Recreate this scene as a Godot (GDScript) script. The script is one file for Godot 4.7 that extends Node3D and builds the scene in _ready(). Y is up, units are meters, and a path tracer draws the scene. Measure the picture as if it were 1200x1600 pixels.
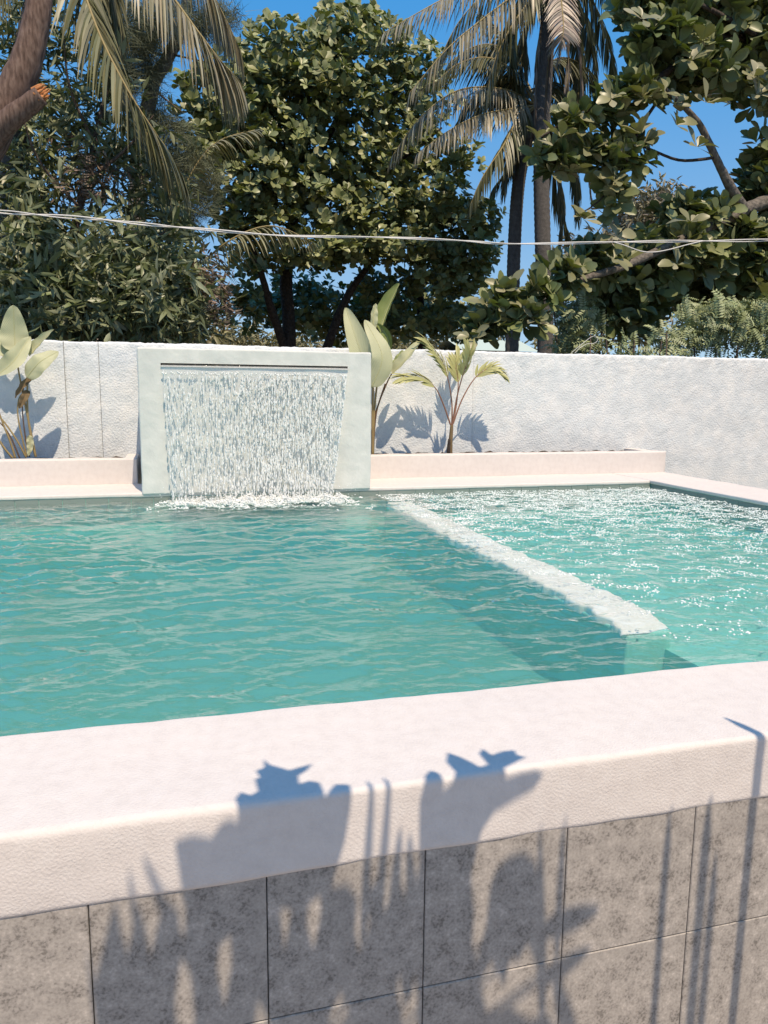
extends Node3D
# World: y up, metres. The eye stands at (0, 1.55, 0) on the ground in front of a raised pool and looks along -z; the boundary wall runs along x.

const EYE := Vector3(0.0, 1.55, 0.0)
const FOCAL := 1199.5            # of the 1200 x 1600 photograph, in its pixels
const PITCH := 0.15412
const YAW := 0.27415
const ROLL := 0.00925
const COPING := 0.84             # top of the coping
const WATER := 0.783             # mean water level
const NEAR_OUT := -1.26
const NEAR_IN := -1.66
const FAR_IN := -5.586
const PLANTER := -6.16
const WALL := -6.72
const RIGHT_IN := 3.90
const RIGHT_OUT := 4.44
const LEFT_IN := -3.1
const DEEP := 0.33              # floor of the deep end
const SHELF := 0.62              # floor of the spa end

var rng := RandomNumberGenerator.new()
var cam_right: Vector3
var cam_up: Vector3
var cam_fwd: Vector3
var sun_dir: Vector3             # towards the sun
var M := {}
var used := {}


# ---------------------------------------------------------------- naming
func numbered(called: String) -> String:
	if not used.has(called):
		used[called] = 0
		return called
	used[called] += 1
	return "%s_%03d" % [called, used[called]]


func tag(o: Node, label := "", category := "", group := "", kind := "") -> Node:
	if label: o.set_meta("label", label)
	if category: o.set_meta("category", category)
	if group: o.set_meta("group", group)
	if kind: o.set_meta("kind", kind)
	return o


func thing(called: String, at: Vector3, label: String, category: String, group := "") -> Node3D:
	var o := Node3D.new()
	o.name = numbered(called)
	add_child(o)
	o.position = at
	tag(o, label, category, group)
	return o


# A mesh given in world coordinates becomes a part of its parent (only translated parents are used).
func part(called: String, mesh: Mesh, mat: Material, parent: Node = null) -> MeshInstance3D:
	var o := MeshInstance3D.new()
	o.mesh = mesh
	o.material_override = mat
	if parent == null:
		o.name = numbered(called)
		add_child(o)
	else:
		o.name = called
		parent.add_child(o, true)
		o.position = -origin_of(parent)
	return o


func origin_of(n: Node) -> Vector3:
	var p := Vector3.ZERO
	while n is Node3D and n != self:
		p += n.position
		n = n.get_parent()
	return p


# ---------------------------------------------------------------- picture directions
func ray(px: float, py: float) -> Vector3:
	return cam_fwd + cam_right * ((px - 600.0) / FOCAL) - cam_up * ((py - 800.0) / FOCAL)


func at_z(px: float, py: float, depth: float) -> Vector3:
	var d := ray(px, py)
	return EYE + d * (depth / -d.z)


func at_y(px: float, py: float, y: float) -> Vector3:
	var d := ray(px, py)
	return EYE + d * ((y - EYE.y) / d.y)


# ---------------------------------------------------------------- mesh building
class MB:
	var v := PackedVector3Array()
	var c := PackedColorArray()
	var uv := PackedVector2Array()
	var ix := PackedInt32Array()
	var col := Color.WHITE
	var colored := false

	func p(a: Vector3, u := Vector2.ZERO) -> int:
		v.append(a)
		c.append(col)
		uv.append(u)
		return v.size() - 1

	func tri(a: int, b: int, d: int) -> void:
		ix.append(a); ix.append(b); ix.append(d)

	func quad(a: int, b: int, d: int, e: int) -> void:
		tri(a, b, d); tri(a, d, e)

	# four corners clockwise as seen from the front
	func face(a: Vector3, b: Vector3, d: Vector3, e: Vector3) -> void:
		var i := p(a, Vector2(0, 0))
		p(b, Vector2(1, 0)); p(d, Vector2(1, 1)); p(e, Vector2(0, 1))
		quad(i, i + 1, i + 2, i + 3)

	func box(lo: Vector3, hi: Vector3) -> void:
		var a := [Vector3(lo.x, lo.y, lo.z), Vector3(hi.x, lo.y, lo.z), Vector3(hi.x, hi.y, lo.z), Vector3(lo.x, hi.y, lo.z), Vector3(lo.x, lo.y, hi.z), Vector3(hi.x, lo.y, hi.z), Vector3(hi.x, hi.y, hi.z), Vector3(lo.x, hi.y, hi.z)]
		face(a[7], a[6], a[5], a[4]); face(a[2], a[3], a[0], a[1])
		face(a[3], a[2], a[6], a[7]); face(a[4], a[5], a[1], a[0])
		face(a[6], a[2], a[1], a[5]); face(a[3], a[7], a[4], a[0])

	func tube(path: PackedVector3Array, rad: PackedFloat32Array, sides := 8, capped := true) -> void:
		var n := path.size()
		var up := Vector3(0.31, 0.2, 0.93).normalized()
		var first := v.size()
		for i in n:
			var t := (path[mini(i + 1, n - 1)] - path[maxi(i - 1, 0)]).normalized()
			if absf(t.dot(up)) > 0.95:
				up = Vector3(0.9, 0.3, -0.2).normalized()
			var a := t.cross(up).normalized()
			var b := t.cross(a)
			up = -b if absf((-b).dot(t)) < 0.9 else up
			for s in sides:
				var w := TAU * s / sides
				p(path[i] + (a * cos(w) + b * sin(w)) * rad[i], Vector2(float(s) / sides, float(i)))
		for i in n - 1:
			for s in sides:
				var s2 := (s + 1) % sides
				quad(first + i * sides + s, first + i * sides + s2, first + (i + 1) * sides + s2, first + (i + 1) * sides + s)
		if capped:
			for e in [0, n - 1]:
				var k := p(path[e])
				for s in sides:
					var s2 := (s + 1) % sides
					if e == 0:
						tri(k, first + s2, first + s)
					else:
						tri(k, first + e * sides + s, first + e * sides + s2)

	func commit(smooth := true) -> ArrayMesh:
		var nn := PackedVector3Array()
		if smooth:
			nn.resize(v.size())
			for k in range(0, ix.size(), 3):
				var i := ix[k]
				var j := ix[k + 1]
				var l := ix[k + 2]
				var f := (v[l] - v[i]).cross(v[j] - v[i])
				nn[i] += f; nn[j] += f; nn[l] += f
			for k in nn.size():
				nn[k] = nn[k].normalized() if nn[k].length_squared() > 1e-24 else Vector3.UP
		else:
			var v2 := PackedVector3Array()
			var c2 := PackedColorArray()
			var u2 := PackedVector2Array()
			for k in range(0, ix.size(), 3):
				var f := (v[ix[k + 2]] - v[ix[k]]).cross(v[ix[k + 1]] - v[ix[k]]).normalized()
				for q in 3:
					v2.append(v[ix[k + q]]); c2.append(c[ix[k + q]]); u2.append(uv[ix[k + q]]); nn.append(f)
			v = v2; c = c2; uv = u2
			ix = PackedInt32Array(range(v.size()))
		var a := []
		a.resize(Mesh.ARRAY_MAX)
		a[Mesh.ARRAY_VERTEX] = v
		a[Mesh.ARRAY_NORMAL] = nn
		a[Mesh.ARRAY_TEX_UV] = uv
		if colored:
			a[Mesh.ARRAY_COLOR] = c
		a[Mesh.ARRAY_INDEX] = ix
		var m := ArrayMesh.new()
		m.add_surface_from_arrays(Mesh.PRIMITIVE_TRIANGLES, a)
		return m


# A block of hand-laid plaster: a box on a fine grid with rounded edges and an uneven surface.
func plaster_block(lo: Vector3, hi: Vector3, cell: float, radius: float, uneven: float, noise: FastNoiseLite, hole := Rect2(), hole_depth := 0.0) -> ArrayMesh:
	var mb := MB.new()
	var size := hi - lo
	var mid := (lo + hi) * 0.5
	var half := size * 0.5
	var inner := (half - Vector3.ONE * radius).max(Vector3.ZERO)
	for axis in 3:
		var ua := (axis + 1) % 3
		var va := (axis + 2) % 3
		for side in [-1, 1]:
			var us := steps(lo[ua], hi[ua], cell, radius)
			var vs := steps(lo[va], hi[va], cell, radius)
			var open: bool = hole.size.x > 0.0 and axis == 2 and side == 1
			if open:
				us = with_stops(us, [hole.position.x, hole.end.x])
				vs = with_stops(vs, [hole.position.y, hole.end.y])
			var first := mb.v.size()
			for u in us:
				for w in vs:
					var q := Vector3.ZERO
					q[axis] = lo[axis] if side < 0 else hi[axis]
					q[ua] = u
					q[va] = w
					var d := q - mid
					var core := Vector3(clampf(d.x, -inner.x, inner.x), clampf(d.y, -inner.y, inner.y), clampf(d.z, -inner.z, inner.z))
					var out := d - core
					var dir := out.normalized()
					var pos := mid + core + dir * minf(out.length(), radius)
					if uneven > 0.0:
						pos += dir * noise.get_noise_3dv(pos * 10.0) * uneven
					mb.p(pos)
			var nv := vs.size()
			for i in us.size() - 1:
				for j in nv - 1:
					if open and hole.has_point(Vector2((us[i] + us[i + 1]) * 0.5, (vs[j] + vs[j + 1]) * 0.5)):
						continue
					var a := first + i * nv + j
					if side > 0:
						mb.quad(a, a + 1, a + nv + 1, a + nv)
					else:
						mb.quad(a, a + nv, a + nv + 1, a + 1)
	if hole.size.x > 0.0:
		var z1 := hi.z + uneven
		var z0 := hi.z - hole_depth
		var h := [hole.position.x, hole.position.y, hole.end.x, hole.end.y]
		z1 = hi.z - 0.0005
		mb.face(Vector3(h[0], h[1], z1), Vector3(h[2], h[1], z1), Vector3(h[2], h[1], z0), Vector3(h[0], h[1], z0))
		mb.face(Vector3(h[0], h[3], z0), Vector3(h[2], h[3], z0), Vector3(h[2], h[3], z1), Vector3(h[0], h[3], z1))
		mb.face(Vector3(h[0], h[3], z1), Vector3(h[0], h[1], z1), Vector3(h[0], h[1], z0), Vector3(h[0], h[3], z0))
		mb.face(Vector3(h[2], h[1], z1), Vector3(h[2], h[3], z1), Vector3(h[2], h[3], z0), Vector3(h[2], h[1], z0))
		mb.face(Vector3(h[0], h[3], z0), Vector3(h[2], h[3], z0), Vector3(h[2], h[1], z0), Vector3(h[0], h[1], z0))
	return mb.commit()


func steps(a: float, b: float, cell: float, radius: float) -> Array:
	var out := []
	if radius > 0.0 and b - a > 2.2 * radius:
		for k in 4:
			out.append(a + radius * (1.0 - cos(k * PI / 8.0)))
		a += radius
	var c := b - radius if out.size() else b
	var n := maxi(1, int(ceil((c - a) / cell)))
	for k in n + 1:
		out.append(lerpf(a, c, float(k) / n))
	if out.size() > n + 1:
		for k in range(3, -1, -1):
			out.append(b - radius * (1.0 - cos(k * PI / 8.0)))
	return out


func with_stops(s: Array, stops: Array) -> Array:
	for t in stops:
		var best := 0
		for k in s.size():
			if absf(s[k] - t) < absf(s[best] - t):
				best = k
		if best > 0 and best < s.size() - 1 and absf(s[best] - t) < 0.012:
			s[best] = t
		else:
			s.append(t)
	s.sort()
	return s


# ---------------------------------------------------------------- textures and materials
func noise_of(kind: int, freq: float, octaves: int, seed_: int, warp := 0.0) -> FastNoiseLite:
	var n := FastNoiseLite.new()
	n.noise_type = kind
	n.frequency = freq
	n.seed = seed_
	n.fractal_type = FastNoiseLite.FRACTAL_FBM if octaves > 1 else FastNoiseLite.FRACTAL_NONE
	n.fractal_octaves = octaves
	if warp > 0.0:
		n.domain_warp_enabled = true
		n.domain_warp_amplitude = warp
		n.domain_warp_frequency = freq * 1.5
	return n


func tex(im: Image) -> ImageTexture:
	im.generate_mipmaps()
	return ImageTexture.create_from_image(im)


# seamless grey image of a noise, 8 bit, stretched to 0..1
func grey(n: FastNoiseLite, size: int, inverted := false) -> Image:
	return n.get_seamless_image(size, size, inverted, false, 0.15, true)


# colours picked from a ramp by a mix of grey images: layers = [[image, weight], ...]
func ramp_image(layers: Array, size: int, stops: Array) -> Image:
	var g := Gradient.new()
	g.offsets = PackedFloat32Array()
	var offs := PackedFloat32Array()
	var cols := PackedColorArray()
	for s in stops:
		offs.append(s[0]); cols.append(s[1])
	g.offsets = offs
	g.colors = cols
	var im := Image.create(size, size, false, Image.FORMAT_RGB8)
	var lut := []
	for k in 256:
		lut.append(g.sample(k / 255.0))
	var data := []
	for l in layers:
		var src: Image = l[0]
		src.convert(Image.FORMAT_L8)
		data.append([src.get_data(), l[1], src.get_width()])
	var out := PackedByteArray()
	out.resize(size * size * 3)
	for y in size:
		for x in size:
			var t := 0.0
			for l in data:
				var w: int = l[2]
				t += float(l[0][(y % w) * w + (x % w)]) * l[1]
			var q: Color = lut[clampi(int(t), 0, 255)]
			var o := (y * size + x) * 3
			out[o] = q.r8; out[o + 1] = q.g8; out[o + 2] = q.b8
	im.set_data(size, size, false, Image.FORMAT_RGB8, out)
	return im


func mat(color: Color, rough := 0.8, spec := 0.4) -> StandardMaterial3D:
	var m := StandardMaterial3D.new()
	m.albedo_color = color
	m.roughness = rough
	m.metallic_specular = spec
	m.cull_mode = BaseMaterial3D.CULL_DISABLED
	return m


func tri_mat(albedo: Texture2D, scale: float, height: Texture2D, relief_cm: float, rough := 0.85) -> StandardMaterial3D:
	var m := mat(Color.WHITE, rough, 0.35)
	m.albedo_texture = albedo
	m.uv1_triplanar = true
	m.uv1_world_triplanar = true
	m.uv1_scale = Vector3.ONE * scale
	m.uv1_triplanar_sharpness = 8.0
	if height:
		m.heightmap_enabled = true
		m.heightmap_texture = height
		m.heightmap_scale = relief_cm
	return m


func leaf_mat(color: Color, back: Color, rough := 0.45) -> StandardMaterial3D:
	var m := mat(color, rough, 0.5)
	m.vertex_color_use_as_albedo = true
	m.backlight_enabled = true
	m.backlight = back
	return m


func _ready() -> void:
	rng.seed = 11
	look()
	make_materials()
	build_ground()
	build_pool()
	build_water()
	build_wall()
	build_fountain()
	build_planters()
	build_waterfall()
	plant_materials()
	build_trees()
	build_left_growth()
	build_palms()
	build_right_shrubs()
	build_planter_plants()
	build_wires()
	build_shading_plants()


func look() -> void:
	cam_fwd = Vector3(sin(YAW) * cos(PITCH), -sin(PITCH), -cos(YAW) * cos(PITCH))
	var r := Vector3(cos(YAW), 0.0, sin(YAW))
	var u := r.cross(cam_fwd)
	cam_right = r * cos(ROLL) + u * sin(ROLL)
	cam_up = u * cos(ROLL) - r * sin(ROLL)
	var cam := Camera3D.new()
	cam.name = "camera"
	cam.fov = rad_to_deg(2.0 * atan(800.0 / FOCAL))
	cam.near = 0.05
	cam.far = 600.0
	cam.transform = Transform3D(Basis(cam_right, cam_up, -cam_fwd), EYE)
	add_child(cam)
	cam.current = true

	var env := Environment.new()
	env.background_mode = Environment.BG_SKY
	var sm := ProceduralSkyMaterial.new()
	sm.sky_top_color = Color(0.16, 0.56, 0.85)
	sm.sky_horizon_color = Color(0.76, 0.87, 0.93)
	sm.sky_curve = 0.135
	sm.ground_horizon_color = Color(0.50, 0.50, 0.46)
	sm.ground_bottom_color = Color(0.42, 0.40, 0.36)
	sm.sun_angle_max = 52.0
	sm.sun_curve = 0.44
	var sky := Sky.new()
	sky.sky_material = sm
	env.sky = sky
	env.background_energy_multiplier = 1.0
	env.tonemap_mode = Environment.TONE_MAPPER_LINEAR
	env.tonemap_exposure = 1.06
	env.sdfgi_enabled = true
	env.ssao_enabled = true
	env.ssil_enabled = true
	env.volumetric_fog_enabled = true
	env.volumetric_fog_density = 0.0
	var we := WorldEnvironment.new()
	we.name = "world_environment"
	we.environment = env
	add_child(we)

	var az := deg_to_rad(9.0)
	var el := deg_to_rad(60.0)
	sun_dir = Vector3(sin(az) * cos(el), sin(el), cos(az) * cos(el))
	var sun := DirectionalLight3D.new()
	sun.name = "sun"
	sun.light_color = Color(1.0, 0.92, 0.81)
	sun.light_energy = 1.5
	sun.light_angular_distance = 0.5
	sun.shadow_enabled = true
	add_child(sun)
	sun.look_at_from_position(sun_dir * 50.0, Vector3.ZERO, Vector3.UP)


func make_materials() -> void:
	var cell := noise_of(FastNoiseLite.TYPE_SIMPLEX_SMOOTH, 0.012, 5, 3, 20.0)
	var fine := noise_of(FastNoiseLite.TYPE_SIMPLEX_SMOOTH, 0.05, 4, 5)
	var g_cell := grey(cell, 512)
	var g_fine := grey(fine, 512)
	# smooth white plaster of copings and planters
	var pits := noise_of(FastNoiseLite.TYPE_SIMPLEX_SMOOTH, 0.09, 4, 9, 6.0)
	var t_pits := tex(grey(pits, 512))
	var t_white := tex(ramp_image([[g_cell, 0.7], [g_fine, 0.3]], 512, [[0.0, Color(0.785, 0.755, 0.738)], [0.5, Color(0.818, 0.788, 0.77)], [1.0, Color(0.835, 0.81, 0.795)]]))
	M.white = tri_mat(t_white, 2.9, t_pits, 0.085)
	# rough stucco of the boundary wall: white paint over a bluish coat
	var lumps := noise_of(FastNoiseLite.TYPE_SIMPLEX_SMOOTH, 0.06, 6, 21, 14.0)
	var t_lumps := tex(grey(lumps, 1024))
	var t_wall := tex(ramp_image([[g_cell, 0.8], [g_fine, 0.2]], 512, [[0.0, Color(0.785, 0.807, 0.82)], [0.45, Color(0.825, 0.84, 0.85)], [0.65, Color(0.855, 0.862, 0.865)], [1.0, Color(0.88, 0.88, 0.875)]]))
	M.stucco = tri_mat(t_wall, 0.71, t_lumps, 0.4)
	# troweled grey-green render of the fountain
	var t_fount := tex(ramp_image([[g_cell, 0.8], [g_fine, 0.2]], 512, [[0.0, Color(0.765, 0.772, 0.76)], [0.5, Color(0.80, 0.804, 0.79)], [1.0, Color(0.845, 0.842, 0.828)]]))
	M.render = tri_mat(t_fount, 0.9, tex(g_cell), 0.35)
	# grey marbled porcelain
	var vein := noise_of(FastNoiseLite.TYPE_SIMPLEX_SMOOTH, 0.008, 6, 33, 60.0)
	var spots := noise_of(FastNoiseLite.TYPE_CELLULAR, 0.035, 4, 41, 30.0)
	var t_tile := tex(ramp_image([[grey(vein, 1024), 0.40], [grey(spots, 1024), 0.26], [grey(noise_of(FastNoiseLite.TYPE_SIMPLEX, 0.05, 5, 7, 14.0), 1024), 0.34]], 1024,
		[[0.0, Color(0.36, 0.345, 0.33)], [0.27, Color(0.46, 0.44, 0.42)], [0.37, Color(0.57, 0.545, 0.525)], [0.5, Color(0.625, 0.60, 0.575)], [0.64, Color(0.67, 0.64, 0.615)], [0.70, Color(0.72, 0.69, 0.665)], [1.0, Color(0.78, 0.75, 0.725)]]))
	M.tiles = []
	for k in 6:
		var tm := mat(Color.WHITE, 0.5, 0.4)
		tm.albedo_texture = t_tile
		tm.uv1_scale = Vector3(0.6, 0.6, 1.0)
		tm.uv1_offset = Vector3(0.37 * k, 0.23 * k + 0.11 * (k % 2), 0.0)
		M.tiles.append(tm)
	M.grout = mat(Color(0.24, 0.235, 0.23), 0.95)
	M.basin = tri_mat(tex(ramp_image([[g_cell, 0.6], [g_fine, 0.4]], 512, [[0.0, Color(0.50, 0.81, 0.76)], [1.0, Color(0.59, 0.86, 0.81)]])), 1.0, null, 0.0, 0.7)
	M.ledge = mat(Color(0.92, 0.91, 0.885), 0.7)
	M.bounce_paving = tri_mat(t_white, 0.7, t_pits, 0.1)
	M.bounce_paving.albedo_color = Color(0.76, 0.74, 0.71)  # pale and warm so that it throws light back at coping and tiles
	M.joint = mat(Color(0.60, 0.61, 0.62), 0.95)
	M.band = mat(Color(0.48, 0.52, 0.50), 0.35)
	M.rust = mat(Color(0.40, 0.33, 0.28), 0.8)
	M.wire = mat(Color(0.80, 0.79, 0.78), 0.45)
	M.thin_water = StandardMaterial3D.new()
	M.thin_water.transparency = BaseMaterial3D.TRANSPARENCY_ALPHA
	M.thin_water.albedo_color = Color(0.95, 0.98, 0.98, 0.10)
	M.thin_water.roughness = 0.04
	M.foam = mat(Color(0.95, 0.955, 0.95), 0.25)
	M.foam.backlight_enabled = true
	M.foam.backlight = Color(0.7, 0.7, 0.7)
	M.palm_bark = tri_mat(tex(ramp_image([[g_cell, 0.6], [g_fine, 0.4]], 512, [[0.0, Color(0.29, 0.28, 0.275)], [1.0, Color(0.47, 0.455, 0.445)]])), 2.0, tex(g_fine), 0.8, 0.9)
	M.soil = mat(Color(0.24, 0.19, 0.15), 1.0)
	M.dirt = tri_mat(tex(ramp_image([[g_cell, 0.6], [g_fine, 0.4]], 512, [[0.0, Color(0.30, 0.26, 0.19)], [0.6, Color(0.42, 0.37, 0.28)], [1.0, Color(0.36, 0.38, 0.22)]])), 0.4, null, 0.0, 0.95)


func build_ground() -> void:
	var mb := MB.new()
	var x0 := LEFT_IN - 0.1
	var x1 := RIGHT_OUT - 0.02
	var z0 := WALL
	var z1 := NEAR_OUT - 0.02
	var far := 160.0
	mb.face(Vector3(-far, 0, -far), Vector3(far, 0, -far), Vector3(far, 0, z0), Vector3(-far, 0, z0))
	mb.face(Vector3(-far, 0, z1), Vector3(far, 0, z1), Vector3(far, 0, 20), Vector3(-far, 0, 20))
	mb.face(Vector3(-far, 0, z0), Vector3(x0, 0, z0), Vector3(x0, 0, z1), Vector3(-far, 0, z1))
	mb.face(Vector3(x1, 0, z0), Vector3(far, 0, z0), Vector3(far, 0, z1), Vector3(x1, 0, z1))
	tag(part("ground", mb.commit(), M.dirt), "", "", "", "structure")
	var pv := MB.new()  # unseen pale slab, added to bounce warm light onto the pool front
	pv.face(Vector3(-8, 0.006, NEAR_OUT + 0.004), Vector3(9, 0.006, NEAR_OUT + 0.004), Vector3(9, 0.006, 8), Vector3(-8, 0.006, 8))
	tag(part("bounce_paving", pv.commit(), M.bounce_paving), "", "", "", "structure")


func build_pool() -> void:
	var pool := thing("swimming_pool", Vector3(0.4, 0.0, -3.4), "raised swimming pool with white plaster coping and grey tiled front", "pool")
	var n := noise_of(FastNoiseLite.TYPE_SIMPLEX_SMOOTH, 0.25, 3, 77)
	# copings: near, far, right (butted end to end)
	part("coping", plaster_block(Vector3(-4.2, 0.690, NEAR_IN), Vector3(RIGHT_IN - 0.003, COPING, NEAR_OUT), 0.02, 0.014, 0.006, n), M.white, pool)
	part("coping", plaster_block(Vector3(-4.2, COPING - 0.028, PLANTER - 0.02), Vector3(RIGHT_IN - 0.003, COPING, FAR_IN), 0.04, 0.010, 0.006, n), M.white, pool)
	part("coping", plaster_block(Vector3(RIGHT_IN, COPING - 0.028, PLANTER - 0.05), Vector3(RIGHT_OUT, COPING + 0.002, NEAR_OUT), 0.04, 0.010, 0.006, n), M.white, pool)
	# outer wall with its tiles
	var body := MB.new()
	body.box(Vector3(-4.2, -0.4, NEAR_IN + 0.06), Vector3(RIGHT_OUT - 0.02, 0.70, NEAR_OUT - 0.012))
	var front := part("front_wall", body.commit(false), M.grout, pool)
	var side := MB.new()
	side.box(Vector3(RIGHT_IN + 0.03, -0.4, PLANTER), Vector3(RIGHT_OUT - 0.02, COPING - 0.027, NEAR_IN + 0.05))
	part("side_wall", side.commit(false), M.white, pool)
	var variants := []
	for k in 4:
		variants.append(tile_mesh(k))
	for row in 3:
		for i in range(-12, 15):
			var x := -0.156 + 0.3 * i
			var y: float = [0.698, 0.4035, 0.1035][row]
			var h: float = [0.2945, 0.3, 0.1][row]
			var o := MeshInstance3D.new()
			o.name = "tile"
			o.mesh = variants[(i * 7 + row * 5 + 60) % 4]
			o.material_override = M.tiles[(i * 5 + row * 3 + 90) % 6]
			front.add_child(o, true)
			o.position = Vector3(x + 0.15, y - h * 0.5, NEAR_OUT - 0.005) - origin_of(front)
			o.scale = Vector3(1.0, h / 0.3, 1.0)
	# basin
	var b := MB.new()
	b.face(Vector3(LEFT_IN, DEEP, FAR_IN), Vector3(1.75, DEEP, FAR_IN), Vector3(1.75, DEEP, NEAR_IN), Vector3(LEFT_IN, DEEP, NEAR_IN))
	b.face(Vector3(1.75, SHELF, FAR_IN), Vector3(RIGHT_IN, SHELF, FAR_IN), Vector3(RIGHT_IN, SHELF, NEAR_IN), Vector3(1.75, SHELF, NEAR_IN))
	b.face(Vector3(1.75, SHELF, FAR_IN), Vector3(1.75, SHELF, NEAR_IN), Vector3(1.75, DEEP, NEAR_IN), Vector3(1.75, DEEP, FAR_IN))
	part("basin_floor", b.commit(false), M.basin, pool)
	var w := MB.new()
	var zi := FAR_IN - 0.012
	var zn := NEAR_IN + 0.012
	var top := COPING - 0.02
	w.face(Vector3(LEFT_IN, top, zi), Vector3(RIGHT_IN + 0.012, top, zi), Vector3(RIGHT_IN + 0.012, DEEP, zi), Vector3(LEFT_IN, DEEP, zi))
	w.face(Vector3(RIGHT_IN + 0.012, top, zi), Vector3(RIGHT_IN + 0.012, top, zn), Vector3(RIGHT_IN + 0.012, DEEP, zn), Vector3(RIGHT_IN + 0.012, DEEP, zi))
	w.face(Vector3(RIGHT_IN + 0.012, 0.72, zn), Vector3(LEFT_IN, 0.72, zn), Vector3(LEFT_IN, DEEP, zn), Vector3(RIGHT_IN + 0.012, DEEP, zn))
	w.face(Vector3(LEFT_IN, top, zn), Vector3(LEFT_IN, top, zi), Vector3(LEFT_IN, DEEP, zi), Vector3(LEFT_IN, DEEP, zn))
	part("basin_wall", w.commit(false), M.basin, pool)
	# waterline tiles
	var wt := MB.new()
	wt.box(Vector3(-0.073, -0.09, -0.003), Vector3(0.073, 0.09, 0.003))
	var wtm := wt.commit(false)
	for k in 47:
		var o := MeshInstance3D.new()
		o.name = "waterline_tile"
		o.mesh = wtm
		o.material_override = M.band
		pool.add_child(o, true)
		o.position = Vector3(LEFT_IN + 0.08 + 0.149 * k, COPING - 0.12, FAR_IN - 0.008) - pool.position
	for k in 26:
		var o := MeshInstance3D.new()
		o.name = "waterline_tile"
		o.mesh = wtm
		o.material_override = M.band
		pool.add_child(o, true)
		o.rotation.y = PI / 2
		o.position = Vector3(RIGHT_IN + 0.008, COPING - 0.12, FAR_IN + 0.08 + 0.149 * k) - pool.position
	# the ledge between deep end and spa
	part("spa_divider", plaster_block(Vector3(1.584, DEEP - 0.02, FAR_IN - 0.005), Vector3(1.776, WATER - 0.095, -2.355), 0.05, 0.012, 0.004, n), M.basin, pool)
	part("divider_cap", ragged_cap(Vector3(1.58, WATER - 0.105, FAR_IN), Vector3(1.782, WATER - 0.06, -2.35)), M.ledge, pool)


# the white cap of the divider, margins made ragged to imitate refraction by waves
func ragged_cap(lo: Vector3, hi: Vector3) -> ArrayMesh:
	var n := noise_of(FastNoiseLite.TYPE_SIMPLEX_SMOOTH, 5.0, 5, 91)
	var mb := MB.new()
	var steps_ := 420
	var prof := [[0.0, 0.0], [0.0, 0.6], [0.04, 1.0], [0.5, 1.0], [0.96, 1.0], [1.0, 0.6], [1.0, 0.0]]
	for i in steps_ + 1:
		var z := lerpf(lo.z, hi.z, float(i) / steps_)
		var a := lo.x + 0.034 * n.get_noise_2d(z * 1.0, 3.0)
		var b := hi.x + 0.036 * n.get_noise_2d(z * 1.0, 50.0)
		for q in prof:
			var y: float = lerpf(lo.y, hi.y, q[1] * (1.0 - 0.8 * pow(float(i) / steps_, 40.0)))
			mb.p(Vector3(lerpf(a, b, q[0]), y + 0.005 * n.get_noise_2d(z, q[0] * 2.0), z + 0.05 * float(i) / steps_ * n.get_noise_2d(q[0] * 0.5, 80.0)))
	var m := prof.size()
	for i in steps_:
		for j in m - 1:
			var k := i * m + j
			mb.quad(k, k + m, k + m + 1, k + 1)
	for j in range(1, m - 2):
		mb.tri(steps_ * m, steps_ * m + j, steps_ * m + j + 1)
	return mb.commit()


func tile_mesh(k: int) -> ArrayMesh:
	var mb := MB.new()
	var h := 0.149
	var e := 0.0018
	var q := [Vector3(-h, h, -e), Vector3(h, h, -e), Vector3(h, -h, -e), Vector3(-h, -h, -e)]
	var f := [Vector3(-h + e, h - e, 0.0), Vector3(h - e, h - e, 0.0), Vector3(h - e, -h + e, 0.0), Vector3(-h + e, -h + e, 0.0)]
	var b := [Vector3(-h, h, -0.008), Vector3(h, h, -0.008), Vector3(h, -h, -0.008), Vector3(-h, -h, -0.008)]
	for ring in [f, q, b]:
		for a in ring:
			var u := Vector2((a.x + h) / (2.0 * h), (h - a.y) / (2.0 * h))
			for t in k:
				u = Vector2(1.0 - u.y, u.x)
			mb.p(a, u)
	mb.quad(0, 1, 2, 3)
	for r in 2:
		for s in 4:
			var t := (s + 1) % 4
			mb.quad(r * 4 + 4 + s, r * 4 + 4 + t, r * 4 + t, r * 4 + s)
	return mb.commit(false)


var wave_a: FastNoiseLite
var wave_b: FastNoiseLite
var wave_c: FastNoiseLite
var wave_d: FastNoiseLite


# height of the water surface above its mean level
func wave(x: float, z: float) -> float:
	var spa := smoothstep(1.2, 2.2, x)
	var fall := exp(-pow((x - 0.6) / 0.8, 2.0) - pow((z - FAR_IN - 0.25) / 0.5, 2.0))
	var rough := lerpf(1.15, 2.2, smoothstep(-2.0, -4.6, z)) * (0.75 + 0.9 * wave_d.get_noise_2d(x, z))
	var a := wave_a.get_noise_2d(x * 0.85 + z * 0.25, z * 1.7)
	var a2 := wave_a.get_noise_2d(x * 1.3 - z * 0.7 + 20.0, z * 2.6 + x * 0.5)
	var b := wave_b.get_noise_2d(x * 0.9, z * 1.7)
	var h := rough * (0.011 * (0.45 - absf(a) * 1.7) + 0.006 * (0.4 - absf(a2) * 1.5) + 0.0042 * b)
	return h * (1.0 - 0.3 * spa) + (spa * 0.9 + fall * 1.2) * 0.009 * wave_c.get_noise_2d(x, z)


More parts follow.
